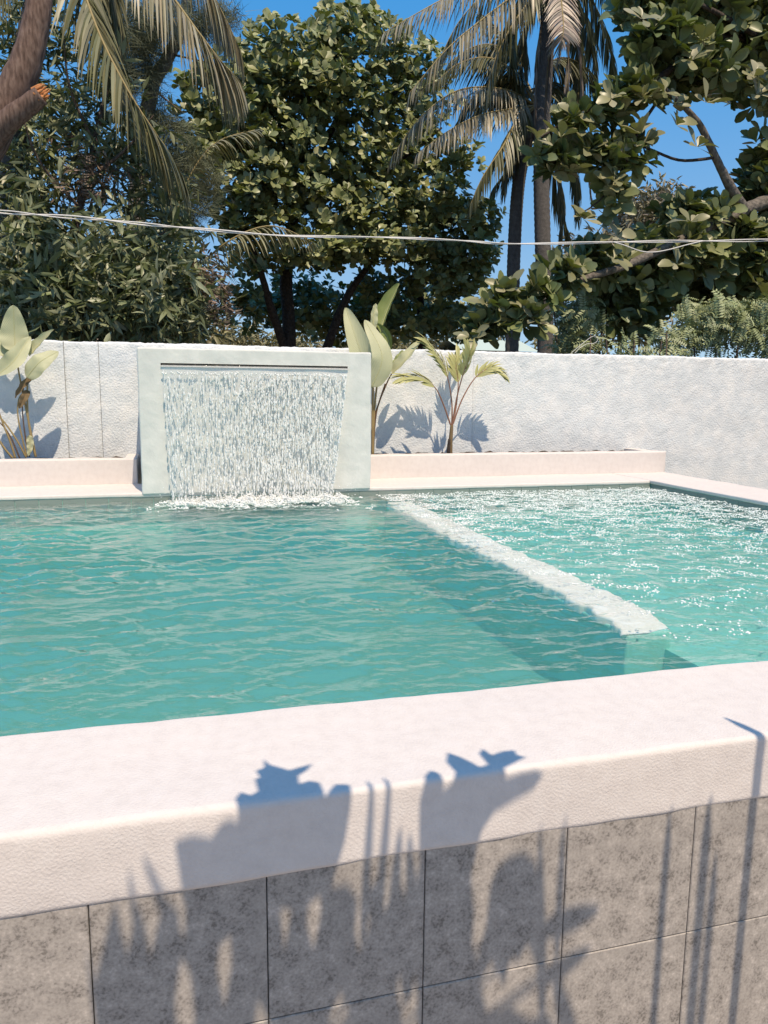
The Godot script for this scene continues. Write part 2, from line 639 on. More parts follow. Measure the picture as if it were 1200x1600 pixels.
func build_water() -> void:
	wave_a = noise_of(FastNoiseLite.TYPE_SIMPLEX_SMOOTH, 1.9, 2, 101, 0.25)
	wave_d = noise_of(FastNoiseLite.TYPE_SIMPLEX_SMOOTH, 0.8, 2, 104)
	wave_b = noise_of(FastNoiseLite.TYPE_SIMPLEX_SMOOTH, 5.5, 3, 102, 0.1)
	wave_c = noise_of(FastNoiseLite.TYPE_SIMPLEX_SMOOTH, 9.0, 3, 103, 0.05)
	var mb := MB.new()
	var x0 := LEFT_IN
	var x1 := RIGHT_IN + 0.01
	var z0 := FAR_IN - 0.01
	var z1 := NEAR_IN + 0.01
	var cell := 0.0135
	var nx := int((x1 - x0) / cell)
	var nz := int((z1 - z0) / cell)
	for i in nx + 1:
		var x := lerpf(x0, x1, float(i) / nx)
		for j in nz + 1:
			var z := lerpf(z0, z1, float(j) / nz)
			mb.p(Vector3(x, WATER + wave(x, z), z), Vector2(x, z))
	for i in nx:
		for j in nz:
			var a := i * (nz + 1) + j
			mb.quad(a, a + nz + 1, a + nz + 2, a + 1)
	var wm := StandardMaterial3D.new()
	wm.roughness = 0.02
	wm.transparency = BaseMaterial3D.TRANSPARENCY_ALPHA
	wm.albedo_color = Color(1, 1, 1, 0.02)
	wm.heightmap_enabled = true
	wm.heightmap_texture = tex(grey(noise_of(FastNoiseLite.TYPE_SIMPLEX_SMOOTH, 0.016, 4, 111, 18.0), 512))
	wm.heightmap_scale = 0.42
	wm.uv1_scale = Vector3(1.1, 1.7, 1.0)
	var o := part("water", mb.commit(), wm)
	tag(o, "", "", "", "structure")
	var fog := FogVolume.new()
	fog.name = "water_body"
	fog.shape = RenderingServer.FOG_VOLUME_SHAPE_BOX
	fog.size = Vector3(x1 - x0 + 0.05, WATER - 0.012 - DEEP + 0.05, z1 - z0 + 0.03)
	var fm := FogMaterial.new()
	fm.density = 1.0
	fm.albedo = Color(0.40, 0.95, 0.89)
	fog.material = fm
	add_child(fog)
	fog.position = Vector3((x0 + x1) * 0.5, (WATER - 0.012 + DEEP - 0.05) * 0.5, (z0 + z1) * 0.5)
	tag(fog, "", "", "", "structure")


func build_fountain() -> void:
	var n := noise_of(FastNoiseLite.TYPE_SIMPLEX_SMOOTH, 0.25, 3, 78)
	var f := thing("fountain_wall", Vector3(0.637, WATER, FAR_IN), "grey plastered block with a wide slot that water falls from", "fountain")
	part("block", plaster_block(Vector3(-0.188, COPING - 0.012, WALL + 0.02), Vector3(1.462, 1.842, FAR_IN + 0.012), 0.025, 0.014, 0.006, n, Rect2(-0.034, 1.722, 1.317, 0.016), 0.10), M.render, f)


	var lip := MB.new()
	lip.box(Vector3(-0.034, 1.7135, FAR_IN - 0.06), Vector3(1.283, 1.7215, FAR_IN + 0.024))
	part("spout_lip", lip.commit(false), M.white, f)




# ---------------------------------------------------------------- boundary wall, planters
func build_wall() -> void:
	var top := at_z(740, 549, -WALL).y
	var rough := noise_of(FastNoiseLite.TYPE_SIMPLEX_SMOOTH, 1.6, 4, 55)
	var swell := noise_of(FastNoiseLite.TYPE_SIMPLEX_SMOOTH, 0.16, 3, 56)
	var w := thing("boundary_wall", Vector3(1.5, 0.0, WALL - 0.08), "long whitewashed stucco boundary wall behind the pool", "wall")
	var g1 := at_z(103, 620, -WALL).x
	var g2 := at_z(157, 620, -WALL).x
	var g3 := at_z(739, 620, -WALL).x
	var ends := [-7.0, g1, g2, g3, 12.0]
	for k in 4:
		var a: float = ends[k] + 0.002
		var b: float = ends[k + 1] - 0.002
		var back: float = [0.0, 0.006, 0.002, 0.010][k]
		part("wall_panel", stucco_panel(a, b, top, back, rough, swell), M.stucco, w)
	var core := MB.new()
	core.box(Vector3(-7.0, 0.0, WALL - 0.13), Vector3(12.0, top - 0.03, WALL - 0.025))
	part("wall_core", core.commit(false), M.joint, w)
	# rusty reinforcement bars that stand up out of the wall
	for q in [[922, 522, 556], [1041, 519, 558]]:
		var o := MB.new()
		var a2 := at_z(q[0], q[2], -WALL + 0.07)
		var b2 := at_z(q[0] + 0.6, q[1], -WALL + 0.07)
		o.tube(PackedVector3Array([a2, (a2 + b2) * 0.5 + Vector3(0.002, 0, 0), b2]), PackedFloat32Array([0.007, 0.007, 0.0065]), 7)
		part("reinforcement_bar", o.commit(), M.rust, w)
	var tie := MB.new()
	var pts := PackedVector3Array()
	for q in [[893, 551], [905, 541], [915, 533], [923, 527], [930, 525], [934, 529], [932, 534], [926, 537], [918, 537], [906, 544], [898, 552]]:
		pts.append(at_z(q[0], q[1], -WALL + 0.06))
	var path := smooth_path(pts, 4)
	tie.tube(path, same(0.0025, path.size()), 5)
	part("tie_wire", tie.commit(), M.wire, w)


func same(r: float, n: int) -> PackedFloat32Array:
	var a := PackedFloat32Array()
	a.resize(n)
	a.fill(r)
	return a


func taper(a: float, b: float, n: int) -> PackedFloat32Array:
	var r := PackedFloat32Array()
	for k in n:
		r.append(lerpf(a, b, float(k) / maxi(1, n - 1)))
	return r


func smooth_path(pts: PackedVector3Array, per: int) -> PackedVector3Array:
	var out := PackedVector3Array()
	var n := pts.size()
	for i in n - 1:
		for k in per:
			out.append(pts[i].cubic_interpolate(pts[i + 1], pts[maxi(i - 1, 0)], pts[mini(i + 2, n - 1)], float(k) / per))
	out.append(pts[n - 1])
	return out


func stucco_panel(a: float, b: float, top: float, back: float, rough: FastNoiseLite, swell: FastNoiseLite) -> ArrayMesh:
	var mb := MB.new()
	var cell := 0.02
	var nx := maxi(2, int((b - a) / cell))
	# profile up the front, over the top, down the back
	var prof := []
	var ys := [0.0, 0.5]
	var y := 0.82
	while y < top - 0.012:
		ys.append(y)
		y += 0.022
	for q in ys:
		prof.append([q, 0.0, 0.25])
	prof.append([top - 0.008, -0.004, 1.0])
	for k in 7:
		prof.append([top + 0.004 * sin(PI * k / 6.0), -0.012 - 0.022 * k, 1.2])
	prof.append([top - 0.03, -0.16, 0.6])
	prof.append([0.0, -0.16, 0.0])
	var np := prof.size()
	for i in nx + 1:
		var x := lerpf(a, b, float(i) / nx)
		var lip := swell.get_noise_1d(x * 6.0) * 0.012
		for q in prof:
			var z: float = WALL + q[1] - back
			var d := rough.get_noise_3d(x * 10.0, q[0] * 10.0, q[1] * 14.0)
			var e := swell.get_noise_2d(x * 10.0, q[0] * 8.0)
			var s := clampf((q[0] - top + 0.2) / 0.2, 0.0, 1.0)
			var edge := 0.0 if i > 0 and i < nx else -0.006
			if q[1] < -0.1: edge = 0.0
			mb.p(Vector3(x, q[0] + (0.010 * d + lip) * s * (1.0 if q[2] >= 0.6 else 0.3), z + (0.004 * d + 0.010 * e if q[1] > -0.15 else 0.0) + edge + 0.006 * d * s))
	for i in nx:
		for j in np - 1:
			var k := i * np + j
			mb.quad(k, k + 1, k + np + 1, k + np)
	return mb.commit()


func build_planters() -> void:
	var n := noise_of(FastNoiseLite.TYPE_SIMPLEX_SMOOTH, 0.3, 3, 79)
	var top := 1.035
	var spans := [[-4.4, -0.235, "low white plaster planter along the wall, holding the clump of bare-stemmed broad leaves"], [1.464, 4.452, "low white plaster planter between the fountain block and the far pool corner"]]
	for s in spans:
		var p := thing("planter", Vector3((s[0] + s[1]) * 0.5, COPING, PLANTER - 0.2), s[2], "planter")
		part("front_rim", plaster_block(Vector3(s[0], COPING - 0.02, PLANTER - 0.14), Vector3(s[1], top, PLANTER), 0.03, 0.012, 0.006, n), M.white, p)
		var ends := [s[1]] if s[0] > 0.0 else [s[1]]
		for e in ends:
			part("end_rim", plaster_block(Vector3(e - 0.10, COPING - 0.02, WALL + 0.012), Vector3(e, top - 0.004, PLANTER - 0.135), 0.03, 0.012, 0.004, n), M.white, p)
		var soil := MB.new()
		var nx := 60
		for i in nx + 1:
			for j in 9:
				var x := lerpf(s[0], s[1] - 0.05, float(i) / nx)
				var z := lerpf(WALL - 0.01, PLANTER - 0.1, j / 8.0)
				soil.p(Vector3(x, top - 0.035 + 0.03 * n.get_noise_2d(x * 40.0, z * 40.0), z))
		for i in nx:
			for j in 8:
				var k := i * 9 + j
				soil.quad(k, k + 9, k + 10, k + 1)
		part("soil", soil.commit(), M.soil, p)


# ---------------------------------------------------------------- leaves
# A broad leaf on a midrib: path of points, half width at its widest, the way its face looks, fold (0 flat .. 1 closed), wave of the margin.
func broad_leaf(rib: PackedVector3Array, half: float, facing: Vector3, fold: float, ripple: float, seed_: int, rows := 16, curl := 0.0, uneven := 1.0) -> ArrayMesh:
	var mb := MB.new()
	mb.colored = true
	var path := smooth_path(rib, maxi(2, rows / maxi(1, rib.size() - 1)))
	var n := path.size()
	var cols := 5
	var rn := RandomNumberGenerator.new()
	rn.seed = seed_
	var ph := rn.randf() * TAU
	for i in n:
		var t := float(i) / (n - 1)
		var tan_ := (path[mini(i + 1, n - 1)] - path[maxi(i - 1, 0)]).normalized()
		var side := tan_.cross(facing).normalized()
		var up := side.cross(tan_).normalized()
		var w := half * pow(sin(PI * pow(t, 0.72) * 0.985 + 0.02), 0.72)
		for s in [-1, 1]:
			var ws: float = w * (1.0 if s < 0 else uneven)
			for j in cols:
				if s == 1 and j == 0:
					continue
				var q := float(j) / (cols - 1)
				var f := fold * (1.0 - 0.3 * q) + curl * q * q
				var lift := sin(f) * q
				var run := cos(f) * q
				var rip := ripple * q * sin(t * 22.0 + ph + s) + 0.35 * ripple * q * sin(t * 61.0 + ph * 2.0)
				mb.p(path[i] + side * s * ws * run + up * (ws * lift + rip), Vector2(q, t - 0.22 * q))
	var m := cols * 2 - 1
	# order per row: left 0..4 (rib outwards), right 1..4
	for i in n - 1:
		var a := i * m
		var b := a + m
		for j in cols - 1:
			mb.quad(a + j, b + j, b + j + 1, a + j + 1)
		mb.quad(a, a + cols, b + cols, b)
		for j in range(cols, m - 1):
			mb.quad(a + j, a + j + 1, b + j + 1, b + j)
	return mb.commit()


# One small leaf into a mesh builder: from base along dir, face up; obovate or lanceolate by "belly" (where it is widest).
func small_leaf(mb: MB, base: Vector3, dir: Vector3, up: Vector3, length: float, half: float, belly: float, fold: float, droop: float, rows := 4) -> void:
	var side := dir.cross(up).normalized()
	var nrm := side.cross(dir).normalized()
	var first := mb.v.size()
	for i in rows + 1:
		var t := float(i) / rows
		var e := log(0.5) / log(belly)
		var w := half * pow(maxf(0.0, sin(PI * pow(t, e))), 0.8)
		if i == rows: w = half * (0.30 if belly > 0.55 else 0.06)
		if i == 0: w = half * 0.10
		var pos := base + dir * length * (t - 0.25 * absf(droop) * t * t) - nrm * length * droop * t * t
		mb.p(pos)
		mb.p(pos + side * w * cos(fold) + nrm * w * sin(fold))
		mb.p(pos - side * w * cos(fold) + nrm * w * sin(fold))
	for i in rows:
		var a := first + i * 3
		mb.quad(a, a + 1, a + 4, a + 3)
		mb.quad(a, a + 3, a + 5, a + 2)


# A whorl of obovate leaves round a twig end (sea almond).
func rosette_mesh(seed_: int, count: int, size: float) -> ArrayMesh:
	var rn := RandomNumberGenerator.new()
	rn.seed = seed_
	var mb := MB.new()
	mb.colored = true
	for k in count:
		var a := TAU * k / count * 1.0 + rn.randf_range(-0.35, 0.35)
		var el := rn.randf_range(0.05, 0.95)
		var d := Vector3(cos(a) * cos(el), sin(el), sin(a) * cos(el))
		var tone := rn.randf_range(0.72, 1.2)
		mb.col = Color(tone * rn.randf_range(0.94, 1.08), tone, tone * rn.randf_range(0.8, 1.05))
		small_leaf(mb, d * size * 0.06 + Vector3(0, rn.randf_range(-0.1, 0.06) * size, 0), d, Vector3.UP.rotated(d, rn.randf_range(-0.4, 0.4)), size * rn.randf_range(0.65, 1.1), size * rn.randf_range(0.23, 0.31), 0.66, rn.randf_range(0.05, 0.5), rn.randf_range(-0.12, 0.35), 5)
	return mb.commit()


# A twig with hanging sickle-shaped leaves.
func sickle_twig_mesh(seed_: int, count: int, length: float) -> ArrayMesh:
	var rn := RandomNumberGenerator.new()
	rn.seed = seed_
	var mb := MB.new()
	mb.colored = true
	var dir := Vector3(0.8, 0.15, 0.0).normalized()
	for k in count:
		var t := float(k) / count
		var p := dir * length * 1.9 * t - Vector3(0, 0.35 * length * t * t, 0)
		var a := rn.randf() * TAU
		var d := (Vector3(cos(a), rn.randf_range(-1.1, 0.25), sin(a)) + dir * 0.7).normalized()
		var tone := rn.randf_range(0.65, 1.3)
		mb.col = Color(tone * rn.randf_range(0.95, 1.1), tone, tone * rn.randf_range(0.8, 1.1))
		small_leaf(mb, p, d, Vector3.UP.rotated(d, rn.randf() * TAU), length * rn.randf_range(0.8, 1.25), length * rn.randf_range(0.09, 0.14), 0.45, 0.25, rn.randf_range(0.1, 0.5), 3)
	return mb.commit()


# A feathery leaf: paired leaflets on a drooping stalk.
func feather_mesh(seed_: int, pairs: int, length: float, leaflet: float) -> ArrayMesh:
	var rn := RandomNumberGenerator.new()
	rn.seed = seed_
	var mb := MB.new()
	mb.colored = true
	for k in pairs:
		var t := (k + 0.6) / pairs
		var p := Vector3(length * t, 0.22 * length * t - 0.5 * length * t * t, 0)
		for s in [-1, 1]:
			var d := Vector3(0.35, rn.randf_range(-0.5, -0.05), s).normalized()
			var tone := rn.randf_range(0.75, 1.2)
			mb.col = Color(tone, tone, tone * rn.randf_range(0.85, 1.05))
			small_leaf(mb, p, d, Vector3(0.2, 1, 0).normalized(), leaflet * (1.1 - 0.6 * absf(t - 0.4)), leaflet * 0.17, 0.5, 0.1, 0.25, 2)
	return mb.commit()


# A spray of fine needles.
func needle_mesh(seed_: int, count: int, length: float) -> ArrayMesh:
	var rn := RandomNumberGenerator.new()
	rn.seed = seed_
	var mb := MB.new()
	for k in count:
		var d := Vector3(rn.randfn(0, 0.5), rn.randf_range(-0.9, 0.7), rn.randfn(0, 0.5)).normalized()
		var b := Vector3(rn.randfn(0, 0.06), rn.randfn(0, 0.06), rn.randfn(0, 0.06))
		var e := b + d * length * rn.randf_range(0.6, 1.2) + Vector3(0, -0.15 * length, 0)
		var s := d.cross(Vector3(0.3, 0.2, 0.9)).normalized() * 0.0032
		var i := mb.p(b - s)
		mb.p(b + s)
		mb.p(e)
		mb.tri(i, i + 1, i + 2)
	return mb.commit()


# Copies of a foliage mesh spread through lumps given as [centre, radii, count]; axis: how much the pieces look outwards and up.
func scatter(called: String, parent: Node3D, mesh: Mesh, mat_: Material, lumps: Array, share: int, shares: int, rn: RandomNumberGenerator, scale_lo: float, scale_hi: float, tones: Array, upright: float, tilt: float) -> MultiMeshInstance3D:
	var xf := []
	var cs := []
	var o0 := origin_of(parent)
	for l in lumps:
		for k in l[2]:
			var d := Vector3(rn.randfn(), rn.randfn(), rn.randfn())
			d = d.normalized() * pow(rn.randf(), 0.45)
			var pos: Vector3 = l[0] + d * l[1]
			var yaw := rn.randf() * TAU
			var out := (Vector3(0, upright, 0.38) + d * (1.0 - upright) + Vector3(rn.randfn(), rn.randfn(), rn.randfn()) * tilt).normalized()
			var x := out.cross(Vector3(cos(yaw), 0.1, sin(yaw))).normalized()
			var z := x.cross(out)
			var s := rn.randf_range(scale_lo, scale_hi)
			var tone: Color = tones[rn.randi() % tones.size()]
			var f := rn.randf_range(0.8, 1.2)
			if k % shares == share:
				xf.append(Transform3D(Basis(x * s, out * s, z * s), pos - o0))
				cs.append(Color(tone.r * f, tone.g * f, tone.b * f))
	var mm := MultiMesh.new()
	mm.transform_format = MultiMesh.TRANSFORM_3D
	mm.use_colors = true
	mm.mesh = mesh
	mm.instance_count = xf.size()
	for k in xf.size():
		mm.set_instance_transform(k, xf[k])
		mm.set_instance_color(k, cs[k])
	var o := MultiMeshInstance3D.new()
	o.name = called
	o.multimesh = mm
	o.material_override = mat_
	parent.add_child(o, true)
	tag(o, "", "", "", "stuff")
	return o


# lumps from the photograph: [px, py, rx, ry (pixels), depth, half depth, count]
func lumps_at(list: Array) -> Array:
	var out := []
	for q in list:
		var c := at_z(q[0], q[1], q[4])
		var s: float = q[4] / FOCAL * 1.04
		out.append([c, Vector3(q[2] * s, q[3] * s, q[5]), int(q[6])])
	return out


func limb(parent: Node3D, called: String, pts: Array, r0: float, r1: float, mat_: Material, sides := 9, knots := 0.0, seed_ := 1) -> MeshInstance3D:
	var p := PackedVector3Array()
	for q in pts:
		p.append(at_z(q[0], q[1], q[2]) if q is Array else q)
	var path := smooth_path(p, 6)
	var rad := taper(r0, r1, path.size())
	if knots > 0.0:
		var rn := RandomNumberGenerator.new()
		rn.seed = seed_
		for k in path.size():
			rad[k] *= 1.0 + rn.randf_range(-knots, knots)
			path[k] += Vector3(rn.randfn(), rn.randfn(), rn.randfn()) * r0 * knots * 0.5
	var mb := MB.new()
	mb.tube(path, rad, sides)
	return part(called, mb.commit(), mat_, parent)


# ---------------------------------------------------------------- palms
# A feather frond: rib points in the world, longest leaflet, hang (0 spread flat .. 1 limp), colours of leaflets.
func frond(parent: Node3D, rib: PackedVector3Array, leaf_len: float, hang: float, tone: Color, seed_: int, pairs := 46, width := 0.017, sweep := 0.55, bare := 0.12, face := Vector3.UP) -> Node3D:
	var rn := RandomNumberGenerator.new()
	rn.seed = seed_
	var path := smooth_path(rib, 8)
	var n := path.size()
	var mb := MB.new()
	mb.colored = true
	for k in pairs:
		var t := bare + (1.0 - bare) * (k + 0.5) / pairs
		var fi := t * (n - 1)
		var i := mini(int(fi), n - 2)
		var pos := path[i].lerp(path[i + 1], fi - i)
		var tan_ := (path[i + 1] - path[i]).normalized()
		var side := tan_.cross(face).normalized()
		var up := side.cross(tan_).normalized()
		var ln := leaf_len * (0.45 + 0.75 * sin(PI * clampf(0.12 + 0.85 * t, 0.0, 1.0))) * 0.9
		for s in [-1, 1]:
			if rn.randf() < 0.04: continue
			var l := ln * rn.randf_range(0.82, 1.1)
			var d: Vector3 = (side * s + tan_ * sweep * rn.randf_range(0.8, 1.2) + up * rn.randf_range(0.05, 0.3)).normalized()
			d = d.lerp(Vector3.DOWN + tan_ * 0.2, hang * rn.randf_range(0.75, 1.1)).normalized()
			var f := rn.randf_range(0.75, 1.25)
			mb.col = Color(tone.r * f * rn.randf_range(0.95, 1.08), tone.g * f, tone.b * f)
			var wv: Vector3 = d.cross(up.rotated(tan_, rn.randf_range(-0.7, 0.7))).normalized()
			var first := mb.v.size()
			var p := pos
			var dd := d
			for q in 5:
				var tt := q / 4.0
				var w := width * (0.55 + 0.9 * tt - 1.40 * tt * tt)
				mb.p(p - wv * w); mb.p(p + wv * w)
				p += dd * l * 0.25
				dd = (dd + Vector3.DOWN * (0.16 + 0.25 * hang)).normalized()
			for q in 4:
				var a := first + q * 2
				mb.quad(a, a + 1, a + 3, a + 2)
	var o := part("frond", mb.commit(), M.frond, parent)
	var rb := MB.new()
	rb.tube(path, taper(0.020, 0.004, n), 6)
	part("rachis", rb.commit(), M.rachis, o)
	return o


func frond_px(parent: Node3D, pts: Array, leaf_len: float, hang: float, tone: Color, seed_: int, pairs := 46, width := 0.017, sweep := 0.55) -> Node3D:
	var p := PackedVector3Array()
	for q in pts:
		p.append(at_z(q[0], q[1], q[2]))
	return frond(parent, p, leaf_len, hang, tone, seed_, pairs, width, sweep)


func plant_materials() -> void:
	M.leaf = leaf_mat(Color.WHITE, Color(0.5, 0.55, 0.22), 0.42)
	M.dull_leaf = leaf_mat(Color.WHITE, Color(0.4, 0.42, 0.2), 0.5)
	M.needle = mat(Color(0.40, 0.42, 0.33), 0.7)
	M.frond = leaf_mat(Color.WHITE, Color(0.45, 0.45, 0.2), 0.45)
	M.rachis = mat(Color(0.58, 0.52, 0.36), 0.6)
	var bark_n := noise_of(FastNoiseLite.TYPE_SIMPLEX_SMOOTH, 0.02, 5, 61, 15.0)
	var g := grey(bark_n, 256)
	M.bark = tri_mat(tex(ramp_image([[g, 1.0]], 256, [[0.0, Color(0.24, 0.20, 0.175)], [0.5, Color(0.38, 0.33, 0.295)], [1.0, Color(0.50, 0.455, 0.415)]])), 2.5, tex(g), 1.5, 0.9)
	M.dark_bark = tri_mat(tex(ramp_image([[g, 1.0]], 256, [[0.0, Color(0.17, 0.15, 0.14)], [1.0, Color(0.33, 0.29, 0.26)]])), 2.5, tex(g), 1.5, 0.9)
	M.red_bark = tri_mat(tex(ramp_image([[g, 1.0]], 256, [[0.0, Color(0.27, 0.21, 0.185)], [0.5, Color(0.40, 0.325, 0.29)], [1.0, Color(0.50, 0.425, 0.39)]])), 3.5, tex(g), 0.5, 0.85)
	M.red_bark.uv1_scale = Vector3(5.0, 1.3, 5.0)
	M.grey_bark = tri_mat(tex(ramp_image([[g, 1.0]], 256, [[0.0, Color(0.30, 0.285, 0.27)], [1.0, Color(0.52, 0.49, 0.46)]])), 3.0, tex(g), 1.0, 0.9)
	M.torn = mat(Color(0.70, 0.47, 0.30), 0.85)
	M.broad = leaf_mat(Color(0.70, 0.70, 0.57), Color(0.42, 0.45, 0.2), 0.5)
	var stripes := Image.create(4, 512, false, Image.FORMAT_L8)
	var sr := rn_at(17)
	for yy in 512:
		var s := 0.5 + 0.5 * sin(yy / 512.0 * TAU * 26.0)
		var lum := clampf(0.55 + 0.35 * s + sr.randf_range(-0.06, 0.06), 0.0, 1.0)
		for xx in 4: stripes.set_pixel(xx, yy, Color(lum, lum, lum))
	var t_stripes := tex(stripes)
	M.broad.heightmap_enabled = true
	M.broad.heightmap_texture = t_stripes
	M.broad.heightmap_scale = 0.22
	M.midrib = mat(Color(0.70, 0.69, 0.52), 0.5)
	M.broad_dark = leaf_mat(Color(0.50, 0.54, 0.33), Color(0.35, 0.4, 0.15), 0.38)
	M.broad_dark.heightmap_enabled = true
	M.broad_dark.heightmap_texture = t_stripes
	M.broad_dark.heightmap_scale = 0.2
	M.dry = mat(Color(0.45, 0.38, 0.28), 0.9)
	M.stem = mat(Color(0.56, 0.49, 0.34), 0.6)
	M.stem_dark = mat(Color(0.36, 0.27, 0.20), 0.6)
	M.pink_stem = mat(Color(0.55, 0.40, 0.33), 0.55)
	M.areca = mat(Color(0.66, 0.65, 0.44), 0.45)
	M.areca.vertex_color_use_as_albedo = true
	M.areca.backlight_enabled = true
	M.areca.backlight = Color(0.4, 0.4, 0.15)


func stem_tube(parent: Node3D, called: String, pts: Array, depth: float, r0: float, r1: float, mat_: Material) -> MeshInstance3D:
	var p := PackedVector3Array()
	for q in pts:
		p.append(at_z(q[0], q[1], q[2] if q.size() > 2 else depth))
	var path := smooth_path(p, 6)
	var mb := MB.new()
	mb.tube(path, taper(r0, r1, path.size()), 7)
	return part(called, mb.commit(), mat_, parent)


func px_leaf(parent: Node3D, pts: Array, half_px: float, facing: Vector3, fold: float, mat_: Material, seed_: int, curl := 0.0, uneven := 1.0) -> void:
	var p := PackedVector3Array()
	for q in pts:
		p.append(at_z(q[0], q[1], q[2]))
	var half: float = half_px * pts[0][2] / FOCAL
	var o := part("leaf", broad_leaf(p, half, facing, fold, 0.0045, seed_, 20, curl, uneven), mat_, parent)
	if mat_ != M.dry:
		var path := smooth_path(p, 8)
		for k in path.size():
			path[k] += facing.normalized() * 0.001
		var mb := MB.new()
		mb.tube(path, taper(0.0042, 0.0012, path.size()), 6)
		part("midrib", mb.commit(), M.midrib, o)


func build_planter_plants() -> void:
	# clump of broad leaves at the left end of the planter
	var d := 6.46
	var a := thing("broad_leaf_plant", at_z(45, 715, d), "clump of broad pale green leaves on bare stems against the white wall", "plant")
	px_leaf(a, [[24, 549, d], [22.5, 520, d + 0.02], [21, 477, d - 0.02]], 19, Vector3(0.1, 0.35, 1), 0.22, M.broad, 1)
	px_leaf(a, [[20, 553, d + 0.05], [2, 535, d + 0.05], [-14, 512, d + 0.1]], 15, Vector3(-0.1, 0.5, 1), 0.15, M.broad, 2)
	px_leaf(a, [[-6, 588, d - 0.05], [22, 564, d - 0.08], [47, 526, d]], 15, Vector3(0.4, 0.75, 0.6), 0.55, M.broad, 3)
	px_leaf(a, [[46, 556, d], [62, 538, d], [84, 515, d - 0.03]], 10, Vector3(-0.4, 0.5, 0.8), 0.6, M.broad, 4, 0.3)
	px_leaf(a, [[42, 590, d - 0.1], [62, 566, d - 0.14], [91, 549, d - 0.08]], 14, Vector3(0.15, 0.6, 0.9), 0.25, M.broad, 5, -0.2)
	px_leaf(a, [[-30, 560, d], [-26, 520, d], [-24, 478, d]], 16, Vector3(0.2, 0.3, 1), 0.3, M.broad, 6)
	px_leaf(a, [[55, 588, d], [38, 604, d - 0.03], [24, 622, d - 0.03]], 7, Vector3(0.2, 0.8, 0.5), 1.0, M.dry, 7)
	px_leaf(a, [[44, 610, d - 0.02], [38, 622, d - 0.04], [30, 638, d - 0.03]], 6, Vector3(0.2, 0.3, 0.9), 0.8, M.dry, 8)
	px_leaf(a, [[46, 680, d - 0.02], [47, 696, d - 0.02], [44, 712, d - 0.03]], 5, Vector3(0.2, 0.1, 1), 0.4, M.broad, 9)
	for q in [[[[24, 549], [32, 596], [43, 650], [56, 714]], 0.009, M.stem], [[[43, 592], [43, 640], [48, 680], [56, 714]], 0.010, M.stem], [[[42, 610], [30, 622], [28, 650], [36, 690], [42, 714]], 0.007, M.stem], [[[-10, 620], [4, 660], [16, 690], [24, 716]], 0.009, M.stem], [[[-20, 640], [0, 652], [24, 684], [41, 715]], 0.008, M.stem], [[[-5, 655], [14, 678], [31, 716]], 0.006, M.stem_dark], [[[37, 600], [35, 640], [40, 685], [46, 714]], 0.006, M.stem_dark], [[[-30, 560], [-24, 640], [0, 690], [20, 716]], 0.009, M.stem]]:
		stem_tube(a, "stem", q[0], d, q[1] * 0.6, q[1], q[2])
	# tall one beside the fountain block
	var b := thing("broad_leaf_plant", at_z(582, 712, d), "tall plant with large curled green leaves rising beside the fountain block", "plant")
	px_leaf(b, [[583, 606, d - 0.05], [563, 548, d - 0.1], [540, 481, d - 0.02]], 21, Vector3(-0.25, 0.35, 1), 0.3, M.broad, 11, 0.25)
	px_leaf(b, [[581, 604, d - 0.12], [597, 556, d - 0.16], [570, 500, d - 0.06]], 19, Vector3(0.2, 0.3, 1), 0.2, M.broad, 12, -0.1)
	px_leaf(b, [[596, 512, d], [607, 480, d + 0.02], [624, 443, d]], 18, Vector3(-0.75, 0.2, 0.75), 0.75, M.broad_dark, 13, 0.35)
	px_leaf(b, [[583, 516, d - 0.03], [584, 492, d - 0.03], [587, 474, d - 0.02]], 7, Vector3(0.3, 0.3, 1), 0.5, M.broad, 14)
	px_leaf(b, [[610, 546, d - 0.02], [604, 524, d], [588, 505, d]], 11, Vector3(-0.6, 0.4, 0.8), 0.7, M.broad_dark, 15, 0.3)
	px_leaf(b, [[613, 584, d - 0.06], [634, 561, d - 0.1], [656, 533, d - 0.08]], 12, Vector3(-0.35, 0.75, 0.6), 0.55, M.broad, 16, 0.2)
	px_leaf(b, [[615, 577, d - 0.02], [621, 562, d - 0.02], [630, 547, d]], 6, Vector3(-0.6, 0.4, 0.7), 0.5, M.broad_dark, 17)
	for q in [[[[583, 606, d - 0.05], [582, 650], [582, 712]], 0.012, M.stem], [[[602, 600, d - 0.12], [592, 630], [584, 660], [582, 712]], 0.009, M.stem_dark], [[[596, 514], [594, 560], [585, 640], [583, 712]], 0.010, M.stem], [[[612, 584, d - 0.06], [604, 600], [588, 645], [583, 712]], 0.008, M.stem_dark]]:
		stem_tube(b, "stem", q[0], d, q[1] * 0.7, q[1], q[2])
	# small palm with pink stalks
	var c := thing("small_palm", at_z(704, 712, d), "small palm with pinkish stalks and pale fingered fronds in the planter", "palm")
	stem_tube(c, "trunk", [[703, 713], [704, 690], [706, 664]], d, 0.024, 0.014, M.dry)
	stem_tube(c, "trunk", [[700, 713], [701, 700], [702, 686]], d - 0.02, 0.020, 0.012, M.dark_bark)
	var ribs := [
		[[706, 666, d], [706, 630, d - 0.01], [700, 592, d - 0.04], [690, 565, d - 0.08], [668, 536, d - 0.12]],
		[[707, 664, d], [713, 625, d - 0.05], [722, 590, d - 0.12], [730, 565, d - 0.2], [733, 553, d - 0.22]],
		[[708, 662, d], [722, 624, d - 0.02], [742, 591, d - 0.04], [764, 576, d - 0.06], [779, 580, d - 0.08]],
		[[704, 664, d], [692, 630, d - 0.06], [680, 606, d - 0.12], [660, 591, d - 0.18], [634, 590, d - 0.2]],
		[[706, 660, d], [712, 640, d + 0.03], [716, 600, d + 0.05], [712, 575, d + 0.06], [716, 560, d + 0.08]]]
